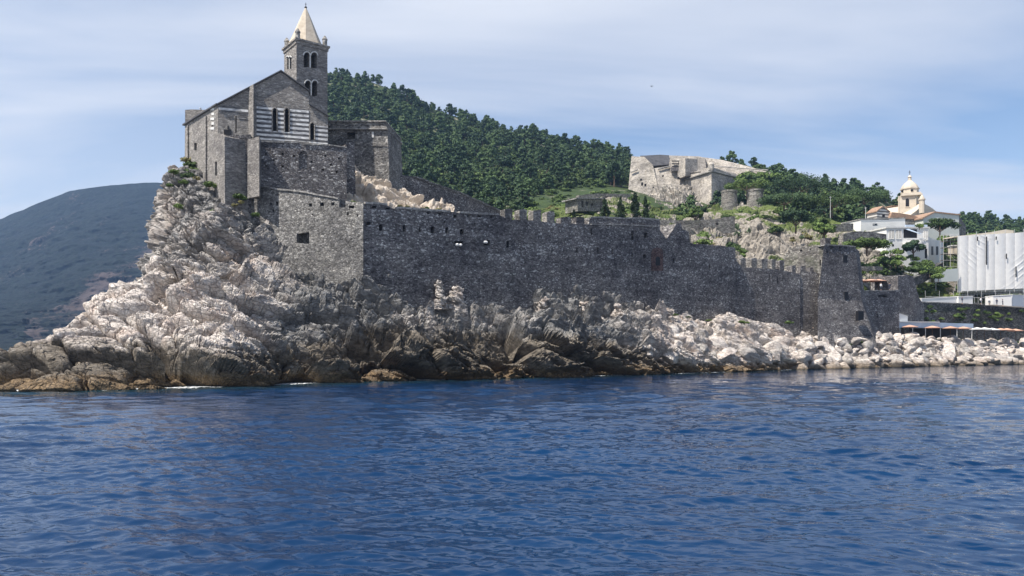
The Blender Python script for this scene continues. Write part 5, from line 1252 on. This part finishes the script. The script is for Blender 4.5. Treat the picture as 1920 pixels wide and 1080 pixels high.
hD = 19.0 / ppm; bm = bmesh.new(); add_lathe(bm, (cen.x, cen.y, zd), [(r_ * 1.02, 0), (r_ * 0.97, hD * 0.14), (r_ * 0.84, hD * 0.34), (r_ * 0.60, hD * 0.56), (r_ * 0.34, hD * 0.74), (r_ * 0.22, hD * 0.84), (r_ * 0.18, hD * 1.12), (r_ * 0.26, hD * 1.15), (r_ * 0.04, hD * 1.4)], 8, R(22.5)); recalc(bm); obj('dome', bm, M['dome'] if 'dome' in M else 'cream', d0)
bm = bmesh.new(); top_ = zd + hD * 1.4; add_tube(bm, (cen.x, cen.y, top_ - 0.3), (cen.x, cen.y, top_ + 1.6), 0.1); add_box(bm, (cen.x, cen.y, top_ + 1.0), (0.9, 0.12, 0.12)); obj('cross', bm, 'iron', d0)
for x, y in ((1700.5, 357.5), (1710, 357), (1692.5, 358.5)):
    q = P(x, y, YD); bm = bmesh.new(); dv = Vector((q.x - cen.x, 0, 0)); yy = cen.y - math.sqrt(max(0.2, (r_ * 0.93) ** 2 - dv.x ** 2)) - 0.15
    z_ = H + (HZ - y) * yy / S
    add_tube(bm, (q.x * yy / YD, yy - 0.1, z_), (q.x * yy / YD, yy + 0.3, z_), 0.42, seg=12); obj('round_opening', bm, 'dark', d0)
# church body
cb, pl = bldg('parish_church', 'cream church body with curved gable beside the domed bell tower', 'church', 1722, 268, 1752, 274, [(1706, 425), (1756, 425), (1755, 396), (1749, 391), (1741, 386), (1733, 382), (1731, 380), (1726, 384), (1722, 392), (1706, 404)], 14, 'cream')
bm = bmesh.new(); q = P(1728.5, 400, 266); add_lathe(bm, (q.x, q.y, q.z), [(0.95, 0), (0.95, 4.6), (1.15, 4.7), (1.15, 5.1), (0.9, 5.2), (0.6, 6.0), (0.12, 6.6)], 10); recalc(bm); obj('turret', bm, 'cream', cb)
rib([(1706, 403, 267.8), (1722, 391.5, 267.9)], 0.2, 'moulding', 'marble', cb)
# blank gable building
gb, pl = bldg('gable_building', 'tall building with blank pale grey gable wall right of the cream church', 'building', 1731, 246, 1798, 250, [(1731, 450), (1799, 450), (1798, 403), (1752, 398), (1731, 409)], 12, 'grey_render')
facade('roof', pl, [(1729, 410.5), (1752, 399), (1752, 396.5), (1729, 408)], 12.5, 'tile', gb, out=0.3); facade('roof', pl, [(1752, 399), (1800, 404), (1800, 401.8), (1752, 396.5)], 12.5, 'tile', gb, out=0.3)
sp = Plane(1798.2, 250, 1812, 262); facade('side_wall', sp, [(1798.2, 470), (1811, 470), (1811, 424), (1798.2, 404)], 4, 'wall', gb)
# striped gable house
sh, pl = bldg('striped_house', 'small house with grey and white striped gable left of the domed tower', 'house', 1644, 246, 1667, 248, [(1644, 425), (1668, 425), (1667, 397), (1655, 387), (1644, 396)], 4, 'striped')
facade('roof', pl, [(1643, 397.5), (1655, 388), (1655, 386), (1643, 395.5)], 4.4, 'tile', sh, out=0.2); facade('roof', pl, [(1655, 388), (1668.5, 398.5), (1668.5, 396.5), (1655, 386)], 4.4, 'tile', sh, out=0.2)
win(pl, sh, 1654, 402, 1659, 407, 'dark', frame=False)
rt = thing('tiled_roof_house', 'low house with a sloping clay tile roof below the domed tower', 'house', P(1700, 415, 250))
pl = Plane(1667, 247, 1730, 250); facade('roof', pl, [(1667, 411), (1730, 411), (1712, 404), (1690, 400), (1672, 398)], 3, 'tile', rt, out=0.2); facade('wall', pl, [(1667, 430), (1730, 430), (1730, 411), (1667, 411)], 3, 'terrace_stone', rt)
rdh, pl = bldg('brick_hut', 'small reddish hut just left of the domed bell tower', 'hut', 1672, 280, 1685, 281, [(1672, 402), (1685, 402), (1685, 387), (1672, 387)], 5, 'brick'); facade('roof', pl, [(1671, 387.5), (1686, 387.5), (1686, 385.5), (1671, 385.5)], 5.4, 'tile', rdh, out=0.2)
# long white house
wh, pl = bldg('white_house', 'long low white house with flat roof left of the balcony house', 'house', 1614, 225, 1698, 230, [(1614, 436), (1662, 445), (1698, 445), (1697, 408), (1667, 409), (1667, 412), (1614, 411)], 8, 'white_wall')
for x in (1638, 1645): win(pl, wh, x - 2.4, 418, x + 2.4, 422, 'white_wall', frame=False)
win(pl, wh, 1636, 430, 1641, 434, 'glass', frame=False); win(pl, wh, 1636, 419, 1645, 423, 'glass', frame=False)
facade('roof_edge', pl, [(1613, 412), (1698, 409.5), (1698, 407.8), (1613, 410)], 8.3, 'coping', wh, out=0.15)
# balcony house
bh, pl = bldg('balcony_house', 'two storey white house with tall paired windows and a curved balcony', 'house', 1662, 206, 1741, 209, [(1661, 530), (1694, 530), (1720, 535), (1741, 535), (1741, 427), (1662, 427)], 9, 'white_wall')
for x in (1668.5, 1674, 1682, 1687.5): win(pl, bh, x - 2.0, 431, x + 2.0, 448, 'glass')
for x in (1733, 1737.5): win(pl, bh, x - 1.7, 432, x + 1.7, 450, 'glass')
facade('porch_recess', pl, [(1694, 446), (1719, 446), (1719, 430), (1694, 430)], 0.3, 'dark', bh, out=0.05)
obj('awning', prism([pl.pt(1696, 429, 0.1), pl.pt(1718, 440, 1.6), pl.pt(1720, 440, 1.6), pl.pt(1700, 428, 0.1)], (0, 0, -0.12)), 'awning', bh)
facade('cornice', pl, [(1660, 428.2), (1742, 428.2), (1742, 425.4), (1660, 425.4)], 9.4, 'marble', bh, out=0.3)
facade('balcony', pl, [(1692, 458), (1728, 458), (1728, 455.8), (1692, 455.8)], 1.5, 'white_wall', bh, out=1.6)
bm = bmesh.new()
for i in range(15):
    x = 1692.5 + i * 2.5; add_tube(bm, pl.pt(x, 456, 1.5), pl.pt(x, 449.5, 1.5), 0.07, seg=5)
add_tube(bm, pl.pt(1692, 449.3, 1.5), pl.pt(1728, 449.3, 1.5), 0.1, seg=6); obj('balustrade', bm, 'white_wall', bh)
facade('parapet', pl, [(1700, 427), (1741, 427), (1741, 421), (1700, 421)], 0.3, 'awning', bh, out=-0.4)
win(pl, bh, 1719, 463, 1725, 472, 'dark'); facade('doorway', pl, [(1734, 484), (1738, 485), (1738, 466), (1734, 466)], 0.2, 'dark', bh, out=0.04)
win(pl, bh, 1672, 458, 1676, 462, 'dark', frame=False)
put(BUSHES[1], 'roof_plant', 1724, 424, 205, 1.3, 'dark leafy plant on the roof terrace of the balcony house', 'plant', None)
bs = Plane(1741, 209, 1768, 224); b3 = thing('stepped_house', 'narrow pale house in shade right of the balcony house', 'house', P(1750, 490, 214))
facade('wall', bs, [(1741.5, 530), (1768, 530), (1768, 452), (1752, 449), (1741.5, 444)], 5, 'white_wall', b3)
for x in (1748, 1757): win(bs, b3, x - 2, 462, x + 2, 478, 'dark', frame=False)
# garden stairs / ramp wall
terr('grey stair parapet climbing to the right below the stepped house', 1700, 184, 1768, 206, [(1700, 528), (1735, 512), (1768, 492)], 16, 'ivy_wall')

# scaffold tower (open) and wrapped building
def scaffold(label, x0, x1, y0, y1, Y, nx, ny, depth):
    t = thing('scaffolding', label, 'scaffold', P((x0 + x1) / 2, y1, Y)); bm = bmesh.new()
    for dY in (0, depth):
        for i in range(nx + 1):
            x = x0 + (x1 - x0) * i / nx; a, b = P(x, y1, Y), P(x, y0, Y); off = Vector((0, dY, 0)); add_tube(bm, a + off, b + off, 0.06, seg=5)
        for j in range(ny + 1):
            y = y0 + (y1 - y0) * j / ny; off = Vector((0, dY, 0)); add_tube(bm, P(x0, y, Y) + off, P(x1, y, Y) + off, 0.05, seg=5)
    obj('poles', bm, 'steel', t)
    for j in range(1, ny):
        y = y0 + (y1 - y0) * j / ny; c = (P(x0, y, Y) + P(x1, y, Y)) / 2; bm = bmesh.new(); add_box(bm, (c.x, c.y + depth / 2, c.z), ((x1 - x0) * Y / S, depth, 0.1)); obj('platform', bm, 'wood', t)
    return t
scaffold('open scaffolding with platforms left of the white wrapped building', 1769, 1795, 440, 500, 205, 2, 5, 1.6)
yb = thing('yellow_hut', 'small yellow panel hut behind the open scaffolding', 'hut', P(1787, 480, 212)); bm = bmesh.new(); c = P(1788, 470, 212); add_box(bm, c, (2.0, 2.0, 2.4)); obj('panel', bm, M['cream'], yb); bm = bmesh.new(); add_box(bm, c + Vector((0, 0, 1.35)), (2.3, 2.3, 0.2)); obj('roof', bm, 'canvas', yb)
wb = thing('wrapped_building', 'large building under renovation wrapped in draped white sheeting', 'building', P(1860, 545, 200))
wpl = Plane(1797, 200, 1935, 204)
obj('wall', prism([wpl.pt(x, y, -0.8) for x, y in [(1799, 548), (1935, 545), (1935, 436), (1799, 444)]], Vector((0.62, 0.78, 0)) * 12), 'grey_render', wb)
# sheeting: draped surface
NU, NV = 200, 150; g = np.zeros((NV, NU, 3)); rnd = np.random.RandomState(2)
poles = np.array([1797, 1814, 1830, 1847, 1864, 1884, 1901, 1918, 1936])
for i in range(NV):
    v_ = i / (NV - 1)
    for j in range(NU):
        px = 1795.5 + (1936 - 1795.5) * j / (NU - 1); ytop = np.interp(px, [1795, 1830, 1870, 1900, 1936], [443, 441, 438.5, 437, 434]); ybot = np.interp(px, [1795, 1936], [546.5, 540])
        py = ytop + (ybot - ytop) * v_; p = wpl.pt(px, py); k = np.searchsorted(poles, px) - 1; k = max(0, min(k, 7)); s_ = (px - poles[k]) / (poles[k + 1] - poles[k])
        bulge = max(0.0, math.sin(math.pi * min(1, max(0, s_)))) ** 0.7 * 0.14
        sag = (px - 1868) / 70.0; fold = math.sin((v_ * 9.5 + 3.4 * (1 - sag * sag) * -1 + 0.5 * math.sin(px * 0.05)) * 2 * math.pi * 0.9); fold = max(0, fold) ** 2 * 0.09 * max(0.0, math.sin(px * 0.055 + v_ * 3.0 + 1.0)) * (0.5 + 0.9 * abs(math.sin(k * 2.3 + v_ * 5.0))) * (0.35 + 0.65 * max(0.0, math.cos(sag * 1.4))) * (0.4 + 0.6 * math.sin(math.pi * min(1, v_ * 1.1)))
        q = p + wpl.n * (0.12 + bulge + fold); g[NV - 1 - i, j] = q
g -= np.array(wb.location)[None, None, :]
o = grid_obj('sheeting', g, 'canvas', True, parent=wb)
facade('top_slab', wpl, [(1799, 441), (1830, 438), (1870, 433), (1897, 428), (1912, 430), (1912, 436), (1799, 443)], 4, 'cream', wb, out=-2)
for x in poles[:-1]:
    bm = bmesh.new(); add_tube(bm, wpl.pt(x, 548, 0.15), wpl.pt(x, float(np.interp(x, [1797, 1936], [436, 428])), 0.15), 0.06, seg=6); obj('scaffold_pole', bm, 'steel', wb)
for x, y0, y1 in ((1847, 444, 478), (1847, 478, 497), (1865, 444, 450), (1830, 444, 452), (1884, 476, 486), (1902, 500, 520)):
    bm = bmesh.new(); a, b = wpl.pt(x, y0, 0.55), wpl.pt(x, y1, 0.5); add_box(bm, (a + b) / 2, (0.28, 0.06, (a - b).length)); obj('tear', bm, 'dark', wb)
bm = bmesh.new()
for j in range(24):
    x = 1802 + j * 5.6; add_tube(bm, wpl.pt(x, 543, -0.6), wpl.pt(x, 559, -0.6), 0.05, seg=5)
add_tube(bm, wpl.pt(1799, 552, -0.6), wpl.pt(1932, 549, -0.6), 0.05, seg=5); obj('lower_scaffold', bm, 'steel', wb)
ts_ = thing('site_screen', 'plain white panel hung left of the wrapped building', 'screen', P(1774, 528, 198)); spl = Plane(1751, 196, 1797, 199)
facade('panel', spl, [(1753, 529), (1797, 527), (1797, 503), (1751, 507)], 0.12, 'grey_render', ts_); bm = bmesh.new(); add_tube(bm, spl.pt(1756, 545, -0.2), spl.pt(1756, 507, -0.2), 0.06); add_tube(bm, spl.pt(1792, 545, -0.2), spl.pt(1792, 504, -0.2), 0.06); obj('post', bm, 'steel', ts_)
# white cabins on the terrace
def cabin(label, x0, x1, y0l, y0r, y1l, y1r, YA, YB, depth, mat='sheet'):
    pl = Plane(x0, YA, x1, YB); t = thing('white_cabin', label, 'cabin', P((x0 + x1) / 2, y1l, YA)); facade('wall', pl, [(x0, y1l), (x1, y1r), (x1, y0r), (x0, y0l)], depth, mat, t)
    facade('roof', pl, [(x0 - 0.4, y0l + 0.4), (x1 + 0.4, y0r + 0.4), (x1 + 0.4, y0r - 0.9), (x0 - 0.4, y0l - 0.9)], depth + 0.3, 'white_wall', t, out=0.12); return t, pl
cabin('long low white ribbed fence panel at the left end of the terrace', 1728, 1796, 560, 556.5, 567, 569.5, 184, 187, 0.5)
cabin('small white cabin left of the people on the terrace', 1797, 1824, 556, 555.5, 569, 570, 186.5, 188, 2.4, 'white_wall')
cabin('larger white cabin with grey ribbed side at the right edge of the terrace', 1862, 1897, 555, 553, 571, 574, 186, 186, 3.0, 'white_wall')
cabin('grey ribbed container at the right edge of the picture on the terrace', 1898, 1950, 553, 555, 574, 577, 186.5, 196, 2.4, 'sheet')
# terrace railing fence
tfn = thing('terrace_railing', 'thin metal railing with posts along the terrace edge', 'railing', P(1850, 570, 183)); bm = bmesh.new()
for i in range(30):
    x = 1735 + i * 6.6; add_tube(bm, P(x, 558 if i % 4 else 545, 190), P(x, 572, 190), 0.04, seg=4)
add_tube(bm, P(1735, 556, 190), P(1930, 560, 190), 0.04, seg=4); obj('rail', bm, 'steel', tfn)

# beach bar
bb = thing('beach_bar', 'low beach bar with pale blue flat awning under the retaining wall', 'bar', P(1755, 632, 168)); bpl = Plane(1686, 163, 1826, 176)
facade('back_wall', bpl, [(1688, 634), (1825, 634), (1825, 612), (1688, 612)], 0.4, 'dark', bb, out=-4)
facade('awning', bpl, [(1686, 614.5), (1825, 615), (1825, 607), (1750, 604.5), (1686, 604)], 4.5, 'awning', bb)
facade('roof', bpl, [(1686, 604.2), (1760, 604.8), (1760, 603.2), (1686, 602.6)], 5, 'white_wall', bb, out=0.25)
for x in (1688, 1712, 1736, 1764, 1795, 1823):
    bm = bmesh.new(); add_tube(bm, bpl.pt(x, 636, -0.1), bpl.pt(x, 612, -0.1), 0.08, seg=6); obj('post', bm, 'white_wall', bb)
hut, pl = bldg('white_shed', 'small white shed with sloping roof left above the beach bar', 'shed', 1686, 164, 1702, 166, [(1686, 606), (1702, 606), (1702, 592), (1686, 586)], 2.5, 'sheet')
facade('roof', pl, [(1685, 586.5), (1703, 592.8), (1703, 591.6), (1685, 585)], 2.8, 'coping', hut, out=0.15)
def parasol_parts(t, r_, h, mat):
    bm = bmesh.new(); n = 8; z0 = h - 0.45
    ap = bm.verts.new((0, 0, h)); rim = [bm.verts.new((r_ * math.cos(2 * math.pi * i / n), r_ * math.sin(2 * math.pi * i / n), z0)) for i in range(n)]
    mid = [bm.verts.new((r_ * 0.96 * math.cos(2 * math.pi * i / n), r_ * 0.96 * math.sin(2 * math.pi * i / n), z0 - 0.14)) for i in range(n)]
    for i in range(n): bm.faces.new((ap, rim[i], rim[(i + 1) % n])); bm.faces.new((rim[i], mid[i], mid[(i + 1) % n], rim[(i + 1) % n]))
    me = bpy.data.meshes.new('canopy'); bm.to_mesh(me); bm.free(); me.materials.append(M[mat]); link(bpy.data.objects.new('canopy', me), t)
    bm = bmesh.new(); add_tube(bm, (0, 0, -0.3), (0, 0, h), 0.05); me = bpy.data.meshes.new('pole'); bm.to_mesh(me); bm.free(); me.materials.append(M['wood']); link(bpy.data.objects.new('pole', me), t)
spots = [(1706, 633, 160, 'orange', 'orange beach parasol, leftmost in front of the bar'), (1748, 634, 164, 'orange', 'orange beach parasol at the middle of the bar awning'), (1782, 634.5, 167, 'orange', 'orange beach parasol right of the middle of the bar awning'), (1806, 635, 168, 'orange', 'orange beach parasol at the right end of the bar awning'),
    (1832, 636, 172, 'canvas', 'white beach parasol, nearest to the bar of the white ones'), (1846, 636, 173, 'canvas', 'white beach parasol in the middle of the white ones'), (1860, 637, 173, 'canvas', 'white beach parasol, rightmost of the white ones'), (1876, 637, 175, 'orange', 'orange beach parasol just right of the white ones'), (1888, 637, 176, 'orange', 'second orange beach parasol right of the white ones'), (1904, 638, 178, 'orange', 'orange beach parasol at the right edge of the picture')]
for x, y, Y, mt, lab in spots:
    t = thing('parasol', lab, 'parasol', P(x, y, Y), 'parasols along the beach'); parasol_parts(t, 1.7, 2.75, mt)
# cafe terrace
for x, y, Y, mt, lab, r_ in ((1614, 546, 160, 'orange', 'orange cafe parasol on the terrace, left against the square tower', 2.0), (1632, 545, 165, 'orange', 'orange cafe parasol on the terrace, second from the square tower', 2.2), (1647, 545, 168, 'orange', 'faded orange cafe parasol on the terrace, farthest from the square tower', 1.8)):
    t = thing('parasol', lab, 'parasol', P(x, y, Y), 'cafe parasols on the terrace'); parasol_parts(t, r_, 2.6, mt)

# people (tiny in the picture): one continuous skinned body each
def person(px, py, Y, label, top='cloth_white', rz=0.0, sit=False, walk=0.12):
    t = thing('person', label, 'person', P(px, py, Y)); t.rotation_euler = (0, 0, rz)
    J = {'pelvis': (0, 0, .95), 'chest': (0, 0, 1.3), 'neck': (0, 0, 1.47), 'head': (0, -.02, 1.62), 'crown': (0, 0, 1.74), 'sl': (-.19, 0, 1.40), 'el': (-.26, .02, 1.12), 'hl': (-.24, -.12, .90),
         'sr': (.19, 0, 1.40), 'er': (.26, .02, 1.12), 'hr': (.22, -.14, .92), 'tl': (-.1, 0, .9), 'kl': (-.11, -walk, .5), 'fl': (-.11, -walk + .02, .06), 'ol': (-.12, -walk - .14, .03), 'tr': (.1, 0, .9), 'kr': (.11, walk * .4, .5), 'fr': (.11, walk, .06), 'or': (.12, walk - .16, .03)}
    rad = {'pelvis': .14, 'chest': .15, 'neck': .06, 'head': .10, 'crown': .07, 'sl': .07, 'el': .045, 'hl': .035, 'sr': .07, 'er': .045, 'hr': .035, 'tl': .09, 'kl': .06, 'fl': .045, 'ol': .035, 'tr': .09, 'kr': .06, 'fr': .045, 'or': .035}
    ed = [('pelvis', 'chest'), ('chest', 'neck'), ('neck', 'head'), ('head', 'crown'), ('chest', 'sl'), ('sl', 'el'), ('el', 'hl'), ('chest', 'sr'), ('sr', 'er'), ('er', 'hr'), ('pelvis', 'tl'), ('tl', 'kl'), ('kl', 'fl'), ('fl', 'ol'), ('pelvis', 'tr'), ('tr', 'kr'), ('kr', 'fr'), ('fr', 'or')]
    ks = list(J); me = bpy.data.meshes.new('body'); me.from_pydata([J[k] for k in ks], [(ks.index(a), ks.index(b)) for a, b in ed], [])
    o = bpy.data.objects.new('body', me); C.objects.link(o); md = o.modifiers.new('s', 'SKIN'); md.use_smooth_shade = True
    for i, k in enumerate(ks): me.skin_vertices[0].data[i].radius = (rad[k],) * 2
    me.skin_vertices[0].data[0].use_root = True; o.modifiers.new('ss', 'SUBSURF').levels = 1
    bpy.context.view_layer.update(); nm = bpy.data.meshes.new_from_object(o.evaluated_get(bpy.context.evaluated_depsgraph_get())); o.modifiers.clear(); o.data = nm
    for q in ('skin', top, 'cloth_dark'): nm.materials.append(M[q])
    for p in nm.polygons: p.material_index = 1 if (0.98 < p.center.z < 1.45) else (2 if 0.3 < p.center.z <= 0.98 and abs(p.center.x) < 0.2 else 0)
    o.parent = t
    bm = bmesh.new(); bmesh.ops.create_icosphere(bm, subdivisions=2, radius=0.115, matrix=Matrix.Translation((0, 0.015, 1.67)) @ Matrix.Diagonal((1, 1.05, 0.9, 1)))
    me = bpy.data.meshes.new('hair'); bm.to_mesh(me); bm.free(); me.materials.append(M['hair']); link(bpy.data.objects.new('hair', me), t)
if 'skin_vertices' in dir(bpy.types.Mesh): pass
for a in [(1804, 570, 185.5, 'person in dark top standing before the small white cabin', 'cloth_dark', 0.4), (1839, 570.5, 187, 'person in white, leftmost of the two in the gap between the cabins', 'cloth_white', 0.2), (1854, 571, 187, 'person in white, right one of the two in the gap between the cabins', 'cloth_white', -0.5),
          (1869, 573, 185.2, 'person in dark top at the left end of the larger white cabin', 'cloth_dark', 0.1), (1880, 574, 185.0, 'person in dark top at the middle of the larger white cabin', 'cloth_dark', 0.9),
          (1652, 545, 162, 'person in white at the cafe terrace edge, left of two', 'cloth_white', 0.3), (1668, 545, 163, 'person in dark top at the cafe terrace edge, right of two', 'cloth_dark', 0.3)]:
    person(*a)
# gulls
def gull(px, py, Y, label, span=1.2, flying=True):
    t = thing('gull', label, 'bird', P(px, py, Y)); bm = bmesh.new()
    bmesh.ops.create_icosphere(bm, subdivisions=2, radius=0.12, matrix=Matrix.Diagonal((1, 2.2, 0.9, 1))); bmesh.ops.create_icosphere(bm, subdivisions=2, radius=0.065, matrix=Matrix.Translation((0, -0.28, 0.05)))
    s = span / 2 if flying else 0.12
    for sx_ in (-1, 1):
        v = [bm.verts.new(q) for q in ((sx_ * .05, -.1, .03), (sx_ * s * .5, -.06, .16), (sx_ * s, .1, .05), (sx_ * s * .5, .12, .14), (sx_ * .05, .14, .03))]; bm.faces.new(v)
    me = bpy.data.meshes.new('body'); bm.to_mesh(me); bm.free(); me.materials.append(M['cloth_white'] if not flying else M['roof_slate']); link(bpy.data.objects.new('body', me), t)
gull(1222, 162, 180, 'distant bird flying in the open sky above the castle', 1.0)
gull(376, 204, 111, 'small bird perched on the church parapet at the left', 0.4, False)
gull(388, 206, 110, 'small bird perched on the church roof edge, just right of the other', 0.4, False)

# ------------------------------------------------------------------ haze
m = bpy.data.materials.new('haze'); m.use_nodes = True; nt = m.node_tree; nt.nodes.clear()
ou = nt.nodes.new('ShaderNodeOutputMaterial'); pv = nt.nodes.new('ShaderNodeVolumePrincipled'); pv.inputs['Density'].default_value = 0.00012
pv.inputs['Color'].default_value = (0.36, 0.58, 1.0, 1); pv.inputs['Anisotropy'].default_value = 0.2; nt.links.new(pv.outputs[0], ou.inputs['Volume'])
bm = bmesh.new(); add_box(bm, (-200, 1900, 210), (6000, 5000, 444)); hz = obj('haze', bm, m); tag(hz, 'thin blue sea haze in front of the distant hills', 'haze', kind='stuff')
